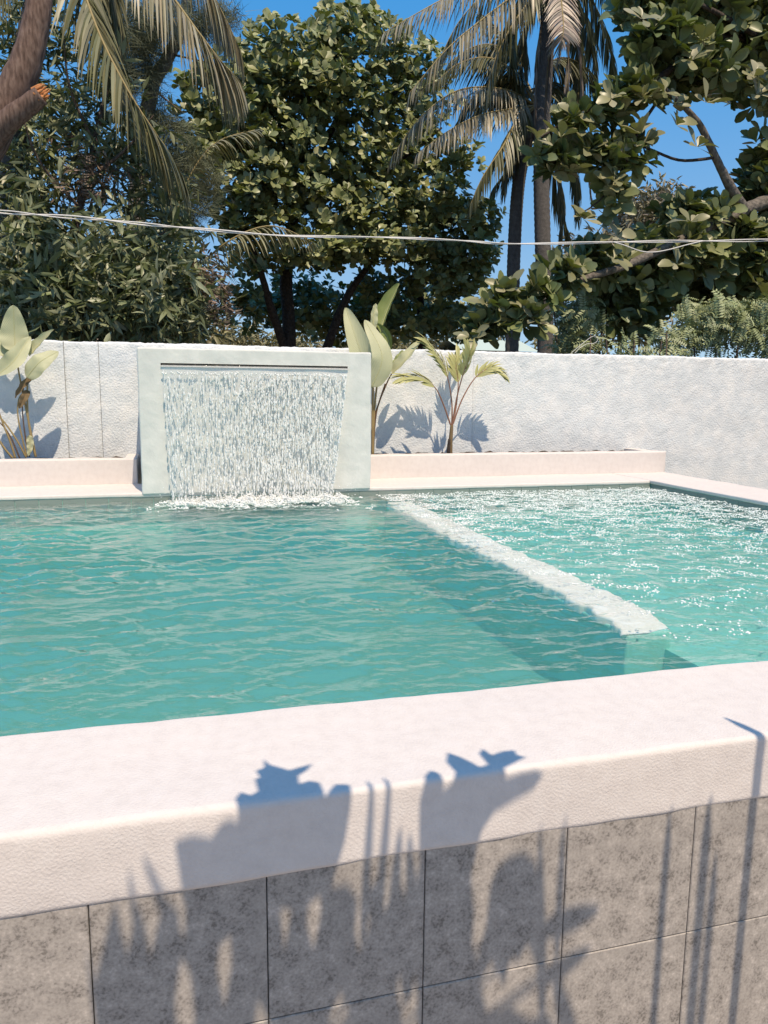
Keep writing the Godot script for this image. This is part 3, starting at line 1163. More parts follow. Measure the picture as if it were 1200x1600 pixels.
	for k in ribs.size():
		areca_frond(c, ribs[k], k)


func areca_frond(parent: Node3D, pts: Array, k: int) -> void:
	var p := PackedVector3Array()
	for q in pts:
		p.append(at_z(q[0], q[1], q[2]))
	var path := smooth_path(p, 6)
	var n := path.size()
	var rb := MB.new()
	rb.tube(path, taper(0.008, 0.002, n), 6)
	var f := part("frond", rb.commit(), M.pink_stem, parent)
	var rn := RandomNumberGenerator.new()
	rn.seed = 400 + k
	var pairs := 16
	for i in pairs:
		var t := 0.52 + 0.48 * float(i) / (pairs - 1)
		var fi := t * (n - 1)
		var j := mini(int(fi), n - 2)
		var pos := path[j].lerp(path[j + 1], fi - j)
		var tan_ := (path[j + 1] - path[j]).normalized()
		var side := tan_.cross(Vector3(0.15, 0.75, 0.65)).normalized()
		for s in [-1, 1]:
			var spread := rn.randf_range(0.35, 0.75) * (1.15 - 0.7 * (t - 0.5))
			var dir: Vector3 = (tan_ + side * s * spread + Vector3(0, 0.10, 0)).normalized()
			var mb := MB.new()
			mb.colored = true
			small_leaf(mb, pos, dir, (side.cross(tan_) + side * s * 0.3).normalized(), rn.randf_range(0.15, 0.23) * (1.0 - 0.25 * t), 0.0155, 0.42, 0.3, rn.randf_range(0.1, 0.45), 4)
			part("leaflet", mb.commit(), M.areca, f)


# ---------------------------------------------------------------- trees
var big_leaf: Array = []


func build_trees() -> void:
	var ros := [rosette_mesh(501, 8, 0.2), rosette_mesh(502, 7, 0.2), rosette_mesh(503, 9, 0.2)]
	# ---- the sea almond behind the middle of the wall
	var t := thing("sea_almond_tree", Vector3(at_z(470, 540, 16.0).x, 0, -16.0), "broad dense tree with layered rounded leaves behind the fountain", "tree")
	var b0 := Vector3(at_z(452, 540, 16.0).x, 0, -16.0)
	limb(t, "trunk", [b0, [452, 520, 16], [448, 420, 16], [470, 300, 16], [520, 200, 16.2], [560, 120, 16]], 0.17, 0.04, M.dark_bark, 9, 0.06, 1)
	limb(t, "limb", [[445, 545, 16], [420, 470, 15.6], [400, 400, 15.2], [370, 330, 15]], 0.10, 0.03, M.dark_bark, 8, 0.06, 2)
	limb(t, "limb", [[505, 560, 16], [535, 480, 15.7], [565, 430, 15.6], [610, 380, 15.5], [700, 340, 15.4]], 0.11, 0.03, M.dark_bark, 8, 0.06, 3)
	limb(t, "limb", [[660, 560, 16.6], [657, 470, 16.4], [652, 380, 16.2], [620, 260, 16], [600, 170, 15.8]], 0.10, 0.02, M.dark_bark, 8, 0.06, 4)
	limb(t, "limb", [[470, 300, 16], [420, 250, 15.5], [350, 190, 15.2]], 0.06, 0.02, M.dark_bark, 7, 0.06, 5)
	limb(t, "limb", [[520, 200, 16.2], [600, 160, 15.6], [650, 110, 15.4]], 0.05, 0.02, M.dark_bark, 7, 0.06, 6)
	limb(t, "limb", [[470, 330, 16], [560, 290, 15.4], [640, 240, 15], [690, 200, 15]], 0.05, 0.02, M.dark_bark, 7, 0.06, 7)
	var L := lumps_at([
		[555, 85, 75, 45, 15.6, 1.6, 105], [450, 100, 75, 45, 15.6, 1.6, 105], [390, 130, 60, 45, 15.3, 1.4, 70], [640, 120, 55, 45, 15.8, 1.4, 62],
		[310, 128, 42, 12, 15, 0.6, 16], [300, 175, 30, 12, 15, 0.5, 10], [500, 165, 110, 45, 15.4, 1.5, 130], [640, 190, 70, 40, 15.6, 1.4, 62], [380, 200, 75, 40, 15.2, 1.4, 78],
		[320, 235, 50, 28, 15, 1.0, 34], [470, 250, 100, 42, 15.4, 1.4, 110], [590, 260, 90, 42, 15.4, 1.4, 92], [690, 260, 60, 30, 15.6, 1.2, 40], [400, 290, 85, 38, 15, 1.2, 88],
		[540, 330, 90, 40, 15.2, 1.3, 95], [660, 320, 80, 35, 15.2, 1.2, 74], [730, 350, 50, 30, 15.2, 1.0, 40], [400, 350, 70, 28, 15, 1.0, 48], [600, 385, 100, 28, 15, 1.1, 84], [720, 395, 60, 28, 15, 1.0, 48], [500, 395, 70, 25, 15, 1.0, 48],
		[690, 440, 80, 26, 15.4, 1.0, 56], [600, 450, 60, 24, 16, 0.9, 30], [400, 410, 55, 22, 15.4, 0.8, 26], [380, 470, 30, 30, 15.8, 0.6, 14], [620, 505, 110, 30, 16.4, 0.8, 60], [480, 485, 60, 36, 16.8, 0.7, 30], [710, 500, 50, 36, 16.2, 0.8, 34], [520, 36, 26, 16, 15.6, 0.6, 10], [575, 40, 22, 16, 15.6, 0.6, 10], [470, 470, 70, 40, 17.5, 0.6, 60], [400, 490, 40, 30, 17.5, 0.6, 26], [590, 480, 60, 40, 17.5, 0.6, 50], [540, 515, 60, 26, 17.8, 0.5, 34], [680, 480, 60, 40, 17.6, 0.5, 40]])
	var rn := RandomNumberGenerator.new()
	rn.seed = 71
	for l in L: l[2] = int(l[2] * 2.4)
	var olive := [Color(0.242, 0.268, 0.113), Color(0.205, 0.235, 0.103), Color(0.279, 0.300, 0.137), Color(0.181, 0.214, 0.098), Color(0.307, 0.326, 0.167)]
	for k in 3:
		scatter("foliage", t, ros[k], M.leaf, L, k, 3, rn_at(71), 0.72, 1.15, olive, 0.62, 0.35)
	# its leaves that show largest, one by one
	single_leaves(t, rn, [[555, 95, 80, 40, 14.2, 0.3], [430, 110, 80, 40, 14.1, 0.3], [640, 180, 60, 60, 14.2, 0.3], [400, 290, 80, 40, 13.9, 0.3], [540, 330, 100, 50, 13.9, 0.3], [660, 330, 80, 40, 13.9, 0.3], [600, 390, 100, 25, 13.9, 0.3], [480, 200, 90, 40, 14.0, 0.3]], 300, 0.17, olive)

	# ---- the near sea almond that reaches over the wall from the right
	var u := thing("sea_almond_tree", Vector3(at_z(1420, 500, 9.2).x, 0, -9.2), "large-leaved tree reaching over the wall from beside it, with thick bare limbs", "tree")
	var ub := Vector3(at_z(1420, 500, 9.2).x, 0, -9.2)
	limb(u, "trunk", [ub, [1410, 560, 9.2], [1390, 420, 9.2], [1370, 200, 9.4], [1340, 20, 9.4], [1310, -160, 9.4]], 0.20, 0.06, M.grey_bark, 11, 0.05, 11)
	limb(u, "limb", [[1392, 400, 9.2], [1290, 300, 9.0], [1200, 315, 8.8], [1150, 335, 8.7], [1075, 370, 8.5], [990, 410, 8.4], [900, 440, 8.3], [830, 470, 8.3]], 0.12, 0.02, M.grey_bark, 10, 0.05, 12)
	limb(u, "limb", [[1165, 330, 8.7], [1140, 290, 8.6], [1118, 246, 8.5], [1090, 190, 8.4], [1040, 140, 8.3]], 0.07, 0.025, M.grey_bark, 9, 0.05, 13)
	limb(u, "limb", [[1380, 220, 9.4], [1250, 100, 9.0], [1120, 60, 8.6], [1040, 115, 8.5], [960, 155, 8.4], [900, 180, 8.3], [845, 215, 8.3]], 0.07, 0.010, M.dark_bark, 8, 0.06, 14)
	limb(u, "limb", [[1040, 140, 8.3], [1000, 200, 8.3], [975, 260, 8.2], [940, 310, 8.2], [905, 335, 8.2]], 0.022, 0.006, M.dark_bark, 7, 0.06, 15)
	limb(u, "limb", [[1118, 246, 8.5], [1060, 250, 8.4], [985, 225, 8.3], [900, 245, 8.3], [850, 260, 8.3]], 0.02, 0.006, M.dark_bark, 7, 0.06, 16)
	limb(u, "limb", [[1250, 100, 9.0], [1190, 60, 8.6], [1100, 10, 8.4], [1030, -20, 8.4]], 0.05, 0.015, M.dark_bark, 7, 0.06, 17)
	var LR := lumps_at([
		[1130, 20, 110, 60, 8.9, 0.5, 150], [1020, 20, 60, 45, 8.7, 0.4, 60], [1030, 80, 50, 40, 8.6, 0.4, 50], [1175, 110, 60, 60, 8.9, 0.5, 100], [1090, 110, 60, 40, 8.6, 0.4, 60], [1260, 60, 90, 140, 9.2, 0.6, 130], 
		[1198, 300, 36, 100, 9.1, 0.5, 110], [1270, 300, 70, 160, 9.3, 0.6, 130], [1150, 395, 100, 50, 9.0, 0.5, 130], [1050, 395, 75, 42, 8.8, 0.4, 80], [985, 455, 70, 45, 9.0, 0.4, 70], [960, 500, 50, 34, 9.2, 0.3, 36], [930, 415, 50, 28, 8.7, 0.3, 34],
		[1080, 340, 60, 30, 8.9, 0.4, 44], [1000, 500, 30, 40, 9.3, 0.3, 26], [990, 150, 30, 24, 8.5, 0.2, 14], [950, 170, 30, 18, 8.4, 0.2, 12], [900, 195, 34, 18, 8.4, 0.2, 12], [930, 250, 40, 18, 8.4, 0.2, 14], [870, 265, 30, 18, 8.4, 0.2, 10], [985, 245, 30, 22, 8.4, 0.2, 12], [955, 300, 20, 30, 8.3, 0.15, 9], [850, 462, 24, 24, 8.1, 0.12, 9], [800, 470, 30, 22, 8.1, 0.12, 10], [758, 496, 26, 24, 8.1, 0.12, 9], [815, 502, 32, 16, 8.0, 0.1, 9], [738, 522, 20, 16, 8.1, 0.1, 6], [880, 425, 40, 18, 8.2, 0.12, 10], [845, 240, 22, 16, 8.3, 0.1, 5], [1120, 452, 110, 42, 9.7, 0.4, 110], [1010, 470, 60, 40, 9.7, 0.3, 50], [1200, 440, 50, 60, 9.7, 0.3, 60]])
	var ros_big := [rosette_mesh(511, 7, 0.26), rosette_mesh(512, 8, 0.26)]
	var olive_r := [Color(0.186, 0.209, 0.093), Color(0.158, 0.187, 0.083), Color(0.219, 0.235, 0.113), Color(0.140, 0.177, 0.088)]
	for k in 2:
		scatter("foliage", u, ros_big[k], M.leaf, LR, k, 2, rn_at(72), 0.8, 1.15, olive_r, 0.6, 0.4)
	rn.seed = 73
	var sprays := [[1010, 160, 50, 22, 8.2, 0.15], [1030, 135, 60, 25, 8.1, 0.15], [955, 170, 40, 16, 8.2, 0.1], [900, 195, 40, 16, 8.2, 0.1], [860, 215, 28, 14, 8.2, 0.1], [990, 235, 45, 18, 8.2, 0.1], [930, 245, 40, 14, 8.2, 0.1], [868, 262, 30, 16, 8.2, 0.1], [1040, 215, 40, 26, 8.2, 0.15], [960, 290, 22, 30, 8.1, 0.1], [915, 330, 26, 14, 8.1, 0.1],
		[1090, 90, 50, 40, 8.2, 0.15], [1150, 160, 50, 26, 8.2, 0.15], [1180, 130, 30, 30, 8.2, 0.1], [1000, 30, 50, 30, 8.2, 0.15], [1110, 240, 40, 14, 8.2, 0.1], [1010, 375, 50, 20, 8.2, 0.15], [930, 400, 40, 16, 8.1, 0.1], [880, 420, 36, 16, 8.1, 0.1], [1120, 420, 70, 22, 8.2, 0.15], [1180, 440, 30, 20, 8.2, 0.1], [1060, 350, 40, 16, 8.2, 0.1],
		[850, 455, 22, 22, 8.0, 0.1], [800, 465, 28, 18, 8.0, 0.1], [760, 490, 24, 20, 8.0, 0.1], [815, 490, 30, 14, 7.9, 0.1], [740, 515, 20, 18, 8.0, 0.1], [845, 500, 16, 14, 7.8, 0.1], [775, 520, 20, 10, 8.0, 0.1]]
	single_leaves(u, rn, sprays, 300, 0.235, [Color(0.25, 0.24, 0.125), Color(0.22, 0.215, 0.115), Color(0.19, 0.19, 0.10), Color(0.31, 0.29, 0.18)])
	limb(u, "limb", [[900, 440, 8.3], [850, 470, 8.1], [800, 480, 8.0], [745, 520, 8.0]], 0.012, 0.005, M.grey_bark, 6, 0.05, 18)


func rn_at(s: int) -> RandomNumberGenerator:
	var r := RandomNumberGenerator.new()
	r.seed = s
	return r


# Whorls of leaves, each leaf a mesh of its own: [px, py, rx, ry, depth, half depth]
func single_leaves(parent: Node3D, rn: RandomNumberGenerator, spots: Array, most: int, size: float, tones: Array) -> void:
	if big_leaf.is_empty():
		for k in 4:
			var mb := MB.new()
			mb.colored = true
			small_leaf(mb, Vector3.ZERO, Vector3(0, 0, 1), Vector3.UP, 1.0, [0.27, 0.31, 0.25, 0.29][k], [0.64, 0.7, 0.66, 0.62][k], [0.1, 0.35, 0.5, 0.22][k], [0.1, 0.25, -0.1, 0.35][k], 7)
			big_leaf.append(mb.commit())
	var mats := []
	for c in tones:
		var m := leaf_mat(Color(c.r, c.g, c.b).linear_to_srgb(), Color(0.5, 0.55, 0.22), 0.4)
		mats.append(m)
	var made := 0
	var o0 := origin_of(parent)
	while made < most:
		var q: Array = spots[(made / 7) % spots.size()]
		var r := sqrt(rn.randf())
		var w := rn.randf() * TAU
		var c := at_z(q[0] + q[2] * r * cos(w), q[1] + q[3] * r * sin(w), q[4] + rn.randf_range(-1, 1) * q[5])
		var axis := (Vector3.UP + Vector3(rn.randfn() * 0.4, 0.0, rn.randfn() * 0.4 + 0.7)).normalized()
		for k in 7:
			if made >= most: break
			var a := TAU * k / 7.0 + rn.randf_range(-0.3, 0.3)
			var el := rn.randf_range(0.0, 0.9)
			var x := axis.cross(Vector3(cos(a), 0.05, sin(a))).normalized()
			var flat := x.cross(axis)
			var dir := (flat * cos(el) + axis * sin(el)).normalized()
			var up := (axis * cos(el) - flat * sin(el)).normalized().rotated(dir, rn.randf_range(-0.5, 0.5))
			var s := size * rn.randf_range(0.6, 1.15)
			var o := MeshInstance3D.new()
			o.name = "leaf"
			o.mesh = big_leaf[rn.randi() % 4]
			o.material_override = mats[rn.randi() % mats.size()]
			o.transform = Transform3D(Basis(up.cross(dir) * s, up * s, dir * s), c + dir * size * 0.05 - o0)
			parent.add_child(o, true)
			made += 1


func build_left_growth() -> void:
	# ---- hanging narrow-leaved tree
	var tw := [sickle_twig_mesh(601, 9, 0.17), sickle_twig_mesh(602, 8, 0.17), sickle_twig_mesh(603, 10, 0.17)]
	var t := thing("narrow_leaved_tree", Vector3(at_z(120, 540, 9.6).x, 0, -9.6), "bushy tree with narrow drooping sickle leaves over the wall", "tree")
	var base := Vector3(at_z(120, 540, 9.6).x, 0, -9.6)
	limb(t, "trunk", [base, [120, 520, 9.6], [110, 400, 9.7], [140, 260, 9.8], [170, 120, 10]], 0.09, 0.02, M.bark, 8, 0.06, 21)
	for q in [[[115, 440], [60, 380], [20, 330]], [[118, 450], [200, 400], [260, 360]], [[140, 280], [200, 230], [240, 180]], [[130, 330], [60, 250], [30, 160]], [[120, 500], [180, 470], [300, 450]], [[120, 505], [60, 480], [20, 440]], [[150, 230], [110, 140], [100, 60]], [[150, 500], [170, 515], [215, 540]], [[150, 540], [190, 505], [230, 480]]]:
		limb(t, "limb", [[q[0][0], q[0][1], 9.7], [q[1][0], q[1][1], 9.5], [q[2][0], q[2][1], 9.3]], 0.025, 0.006, M.bark, 6, 0.08, q[0][0])
	var L := lumps_at([
		[40, 480, 70, 55, 9.2, 0.6, 150], [130, 470, 70, 60, 9.2, 0.6, 170], [220, 470, 70, 55, 9.2, 0.6, 150], [60, 400, 70, 45, 9.4, 0.6, 110], [170, 400, 80, 45, 9.4, 0.6, 120], [260, 430, 60, 45, 9.5, 0.6, 80],
		[40, 310, 50, 50, 9.8, 0.7, 60], [110, 250, 70, 50, 10, 0.7, 66], [60, 190, 60, 60, 10, 0.7, 54], [150, 170, 60, 60, 10.4, 0.7, 52], [100, 90, 70, 60, 10.5, 0.8, 50], [20, 60, 40, 70, 10.5, 0.7, 36], [200, 220, 50, 50, 10.4, 0.6, 36], [230, 300, 60, 50, 10.2, 0.6, 50], [300, 490, 50, 35, 9.6, 0.5, 60], [280, 370, 40, 40, 10, 0.5, 30], [-40, 300, 60, 200, 9.8, 0.7, 80]])
	var tones := [Color(0.177, 0.203, 0.103), Color(0.140, 0.166, 0.083), Color(0.223, 0.246, 0.137), Color(0.288, 0.310, 0.196), Color(0.153, 0.177, 0.093)]
	for k in 3:
		scatter("foliage", t, tw[k], M.leaf, L, k, 3, rn_at(81), 0.75, 1.3, tones, 0.35, 0.6)
	# dry brown twigs inside it
	var LB := lumps_at([[150, 290, 60, 45, 9.6, 0.4, 70], [120, 240, 40, 30, 9.8, 0.3, 30], [330, 450, 30, 50, 9.4, 0.3, 40], [345, 480, 30, 30, 9.4, 0.3, 24]])
	scatter("dry_leaves", t, sickle_twig_mesh(605, 8, 0.10), M.dull_leaf, LB, 0, 1, rn_at(82), 0.6, 1.1, [Color(0.15, 0.10, 0.075), Color(0.22, 0.15, 0.12), Color(0.10, 0.08, 0.065), Color(0.26, 0.19, 0.15)], 0.3, 0.8)

	# ---- wispy needle tree behind it
	var c := thing("needle_tree", Vector3(at_z(215, 540, 12.5).x, 0, -12.5), "wispy needle-leaved tree with a pale leaning stem", "tree")
	limb(c, "trunk", [Vector3(at_z(215, 540, 12.5).x, 0, -12.5), [216, 480, 12.5], [214, 300, 12.5], [236, 145, 12.5], [262, 90, 12.5], [285, 40, 12.5], [300, -60, 12.5]], 0.14, 0.07, M.grey_bark, 9, 0.05, 22)
	for q in [[[262, 90], [220, 70], [190, 30]], [[250, 115], [225, 100], [205, 60]], [[268, 85], [300, 92], [335, 100]], [[240, 140], [265, 160], [285, 175]], [[278, 55], [320, 20], [350, -20]], [[244, 130], [215, 130], [190, 100]]]:
		limb(c, "limb", [[q[0][0], q[0][1], 12.5], [q[1][0], q[1][1], 12.3], [q[2][0], q[2][1], 12.2]], 0.018, 0.004, M.bark, 6, 0.08, q[1][0])
	var LN := lumps_at([[205, 60, 40, 50, 12.3, 0.5, 60], [250, 30, 60, 30, 12.3, 0.5, 60], [190, 120, 30, 40, 12.3, 0.4, 40], [330, 25, 40, 25, 12.3, 0.4, 36], [235, 100, 25, 40, 12.3, 0.3, 24], [265, 240, 40, 60, 12.6, 0.4, 60], [310, 300, 40, 50, 12.8, 0.4, 40], [275, 320, 40, 40, 12.8, 0.4, 30], [245, 190, 25, 40, 12.6, 0.3, 24]])
	scatter("foliage", c, needle_mesh(611, 60, 0.3), M.needle, LN, 0, 1, rn_at(83), 0.7, 1.3, [Color.WHITE], 0.5, 0.6)

	# ---- thick leaning trunk with a snapped limb
	var s := thing("leaning_tree", Vector3(at_z(-160, 540, 8.2).x, 0, -8.2), "thick reddish-grey leaning trunk with a snapped limb", "tree")
	limb(s, "trunk", [Vector3(at_z(-160, 540, 8.2).x, 0, -8.2), [-140, 480, 8.1], [-80, 320, 8.0], [-18, 218, 7.9], [12, 160, 7.9], [38, 105, 7.9], [52, 55, 7.9], [62, 0, 7.9], [66, -80, 8.0], [100, -200, 8.1]], 0.20, 0.078, M.red_bark, 14, 0.02, 31)
	limb(s, "snapped_limb", [[-35, 240, 7.85], [5, 196, 7.75], [40, 168, 7.68], [64, 149, 7.63]], 0.11, 0.078, M.red_bark, 12, 0.03, 32)
	var sp := MB.new()
	var rn := rn_at(33)
	var e := at_z(64, 149, 7.63)
	var ax := (at_z(64, 149, 7.63) - at_z(40, 168, 7.68)).normalized()
	for k in 26:
		var side := Vector3(rn.randfn(), rn.randfn(), rn.randfn())
		side = (side - ax * side.dot(ax)).normalized() * 0.068 * sqrt(rn.randf())
		var ln := rn.randf_range(0.02, 0.10)
		sp.tube(PackedVector3Array([e + side - ax * 0.03, e + side * 0.95 + ax * ln * 0.6, e + side * 0.9 + ax * ln]), PackedFloat32Array([0.022, 0.012, 0.002]), 5)
	part("torn_wood", sp.commit(), M.torn, s)

	# ---- coconut palm at the left whose fronds hang into view
	var p := thing("coconut_palm", Vector3(at_z(14, 540, 10.6).x, 0, -10.6), "coconut palm with a grey ringed trunk and long hanging fronds, behind the leaning trunk", "palm")
	ringed_trunk(p, [Vector3(at_z(14, 540, 10.6).x, 0, -10.6), at_z(16, 480, 10.6), at_z(20, 330, 10.6), at_z(40, 100, 10.4), at_z(110, -180, 10.0)], 0.19, 0.14)
	var green := Color(0.15, 0.15, 0.08)
	var pale := Color(0.27, 0.25, 0.17)
	frond_px(p, [[112, -175, 10.0], [118, -70, 9.4], [150, 40, 9.1], [205, 150, 8.9], [262, 235, 8.9], [285, 275, 8.9]], 0.8, 0.5, green, 701, 96, 0.022)
	frond_px(p, [[112, -178, 10.0], [170, -120, 9.6], [250, -30, 9.2], [310, 50, 9.0], [345, 95, 9.0], [371, 122, 9.0]], 0.85, 0.62, pale, 702, 96, 0.022)
	frond_px(p, [[112, -180, 10.0], [220, -150, 10.0], [300, -60, 10.0], [345, 15, 10.0], [375, 78, 10.0]], 0.75, 0.7, pale, 703, 96, 0.022)
	frond_px(p, [[112, -178, 10.0], [124, -60, 9.7], [160, 60, 9.5], [210, 170, 9.4], [250, 250, 9.4], [262, 290, 9.4]], 0.7, 0.55, green, 706, 96, 0.022)
	frond_px(p, [[112, -180, 10.0], [60, -140, 9.8], [0, -60, 9.5], [-40, 60, 9.4]], 0.8, 0.6, green, 704, 96, 0.022)
	frond_px(p, [[112, -180, 10.0], [150, -110, 10.6], [170, -20, 10.8], [185, 90, 10.9]], 0.8, 0.7, green, 705, 96, 0.022)
	# ---- young palm among the bushes
	var y := thing("young_palm", Vector3(at_z(245, 540, 10.8).x, 0, -10.8), "young palm with arching feather fronds among the bushes", "palm")
	limb(y, "trunk", [Vector3(at_z(245, 540, 10.8).x, 0, -10.8), [246, 500, 10.8], [248, 455, 10.8]], 0.10, 0.06, M.dark_bark, 8, 0.05, 41)
	frond_px(y, [[248, 460, 10.8], [236, 420, 10.5], [218, 340, 10.3], [216, 265, 10.3]], 0.42, 0.1, Color(0.12, 0.12, 0.06), 711, 44, 0.014, 0.3)
	frond_px(y, [[248, 460, 10.8], [262, 390, 10.4], [290, 290, 10.2], [335, 225, 10.1], [398, 203, 10.1]], 0.55, 0.35, Color(0.17, 0.165, 0.09), 712, 56, 0.014, 0.6)
	frond_px(y, [[248, 460, 10.8], [300, 425, 10.2], [360, 375, 9.9], [425, 353, 9.8], [488, 378, 9.8]], 0.50, 0.45, Color(0.20, 0.19, 0.10), 713, 56, 0.014, 0.6)
	frond_px(y, [[248, 460, 10.8], [255, 400, 10.6], [270, 330, 10.6], [250, 240, 10.7]], 0.50, 0.25, Color(0.12, 0.125, 0.06), 714, 48, 0.014, 0.5)
	frond_px(y, [[248, 460, 10.8], [225, 420, 10.9], [190, 380, 11], [130, 370, 11]], 0.5, 0.4, Color(0.12, 0.125, 0.06), 715, 48, 0.014, 0.5)


func ringed_trunk(parent: Node3D, pts: Array, r0: float, r1: float) -> void:
	var p := PackedVector3Array()
	for q in pts:
		p.append(q)
	var path := smooth_path(p, 30)
	var rad := taper(r0, r1, path.size())
	for k in rad.size():
		rad[k] *= 1.0 + (0.035 if k % 2 == 0 else -0.02)
	rad[0] = r0 * 1.3
	var mb := MB.new()
	mb.tube(path, rad, 12)
	part("trunk", mb.commit(), M.palm_bark, parent)


func build_palms() -> void:
	var green := Color(0.12, 0.125, 0.065)
	var grey := Color(0.27, 0.25, 0.18)
	var brown := Color(0.17, 0.13, 0.10)
	# the shorter palm, curved stem
	var a := thing("coconut_palm", Vector3(at_z(800, 545, 13.2).x, 0, -13.2), "shorter coconut palm with a slim curving stem, left of a taller palm", "palm")
	var ca := at_z(838, 165, 13.0)
	ringed_trunk(a, [Vector3(at_z(800, 545, 13.2).x, 0, -13.2), at_z(800, 540, 13.2), at_z(803, 400, 13.2), at_z(810, 290, 13.2), at_z(824, 220, 13.1), ca], 0.13, 0.105)
	var fa := [
		[[[838, 165, 13], [790, 140, 12.6], [720, 140, 12.3], [660, 180, 12.2], [612, 245, 12.2]], 0.75, 0.6, grey],
		[[[838, 165, 13], [800, 170, 12.5], [750, 180, 12.2], [700, 205, 12.0], [652, 240, 12.0]], 0.65, 0.55, grey],
		[[[838, 165, 13], [810, 185, 12.5], [785, 230, 12.2], [755, 275, 12.1], [735, 320, 12.1]], 0.7, 0.6, green],
		[[[838, 165, 13], [815, 190, 12.7], [800, 220, 12.6], [792, 260, 12.6], [788, 300, 12.6]], 0.6, 0.6, green],
		[[[838, 165, 13], [800, 110, 12.8], [760, 90, 12.8], [715, 100, 12.8], [680, 130, 12.8]], 0.7, 0.5, green],
		[[[838, 165, 13], [850, 110, 12.9], [880, 90, 12.8], [920, 110, 12.8], [950, 160, 12.8]], 0.7, 0.55, green],
		[[[838, 165, 13], [868, 180, 12.8], [890, 220, 12.7], [900, 280, 12.7], [902, 340, 12.7]], 0.7, 0.65, green],
		[[[838, 165, 13], [860, 200, 12.8], [872, 260, 12.7], [878, 320, 12.7], [876, 380, 12.7]], 0.55, 0.7, Color(0.13, 0.13, 0.085)],
		[[[838, 165, 13], [820, 120, 13.2], [790, 60, 13.4], [750, 20, 13.6]], 0.7, 0.4, green],
		[[[838, 165, 13], [805, 150, 13.4], [770, 150, 13.7], [730, 190, 13.9]], 0.7, 0.5, green]]
	for q in [[[800, 120], [770, 130], [735, 160], [700, 215]], [[815, 130], [790, 120], [760, 130], [720, 175]], [[860, 130], [885, 140], [905, 175], [915, 235]], [[825, 175], [812, 215], [802, 250], [770, 295]], [[800, 90], [770, 70], [735, 75], [700, 100]], [[850, 190], [862, 240], [868, 300], [890, 370]]]:
		fa.append([[[838, 165, 13], [q[0][0], q[0][1], 13.1], [q[1][0], q[1][1], 13.2], [q[2][0], q[2][1], 13.2], [q[3][0], q[3][1], 13.2]], 0.7, 0.6, green])
	for k in fa.size():
		frond_px(a, fa[k][0], fa[k][1] * 0.8, fa[k][2], fa[k][3], 720 + k, 84, 0.021)
	# the taller palm, crown at the upper edge
	var b := thing("coconut_palm", Vector3(at_z(852, 545, 12.4).x, 0, -12.4), "taller coconut palm with a straight stem and dead fronds hanging down it", "palm")
	ringed_trunk(b, [Vector3(at_z(852, 545, 12.4).x, 0, -12.4), at_z(852, 540, 12.4), at_z(848, 380, 12.4), at_z(846, 240, 12.4), at_z(852, 100, 12.4), at_z(862, -50, 12.4)], 0.145, 0.125)
	var fb := [
		[[[862, -50, 12.4], [820, -60, 12.0], [750, -30, 11.6], [680, 5, 11.4], [598, 52, 11.4]], 0.75, 0.55, grey],
		[[[862, -50, 12.4], [820, -20, 11.9], [760, 25, 11.6], [700, 75, 11.4], [640, 145, 11.4]], 0.80, 0.62, grey],
		[[[862, -50, 12.4], [835, -10, 12.0], [800, 40, 11.8], [775, 90, 11.8], [760, 150, 11.8]], 0.75, 0.65, green],
		[[[862, -50, 12.4], [900, -40, 12.0], [930, 10, 11.9], [948, 60, 11.9], [962, 118, 11.9]], 0.7, 0.62, green],
		[[[862, -50, 12.4], [880, -50, 12.6], [940, -40, 12.8], [985, 0, 12.9], [1010, 50, 12.9]], 0.7, 0.55, green],
		[[[862, -50, 12.4], [872, -30, 11.9], [878, 10, 11.7], [880, 50, 11.6], [874, 92, 11.6]], 0.5, 0.15, Color(0.34, 0.28, 0.225)],
		[[[862, -50, 12.4], [855, -30, 12.1], [845, 40, 12.1], [838, 110, 12.1], [836, 185, 12.1]], 0.42, 0.8, brown],
		[[[862, -50, 12.4], [868, -20, 12.1], [862, 50, 12.1], [856, 110, 12.1], [852, 175, 12.1]], 0.42, 0.85, brown],
		[[[862, -50, 12.4], [885, -30, 12.2], [905, 60, 12.1], [912, 180, 12.1], [925, 315, 12.1]], 0.40, 0.92, Color(0.24, 0.20, 0.165)],
		[[[862, -50, 12.4], [880, -20, 12.3], [888, 60, 12.2], [886, 130, 12.2], [884, 200, 12.2]], 0.38, 0.9, Color(0.22, 0.19, 0.16)],
		[[[862, -50, 12.4], [840, -40, 12.6], [810, 0, 12.7], [800, 70, 12.7], [805, 130, 12.7]], 0.7, 0.6, green]]
	for q in [[[830, -20], [800, 20], [785, 60], [780, 110]], [[840, -10], [822, 40], [815, 90], [812, 150]], [[890, -20], [915, 30], [925, 80], [930, 140]], [[880, 0], [900, 50], [905, 110], [902, 170]], [[820, -40], [770, -20], [720, 30], [690, 85]]]:
		fb.append([[[862, -50, 12.4], [q[0][0], q[0][1], 12.6], [q[1][0], q[1][1], 12.7], [q[2][0], q[2][1], 12.8], [q[3][0], q[3][1], 12.8]], 0.7, 0.65, green])
	for k in fb.size():
		frond_px(b, fb[k][0], fb[k][1] * 0.8, fb[k][2], fb[k][3], 740 + k, 84, 0.021)


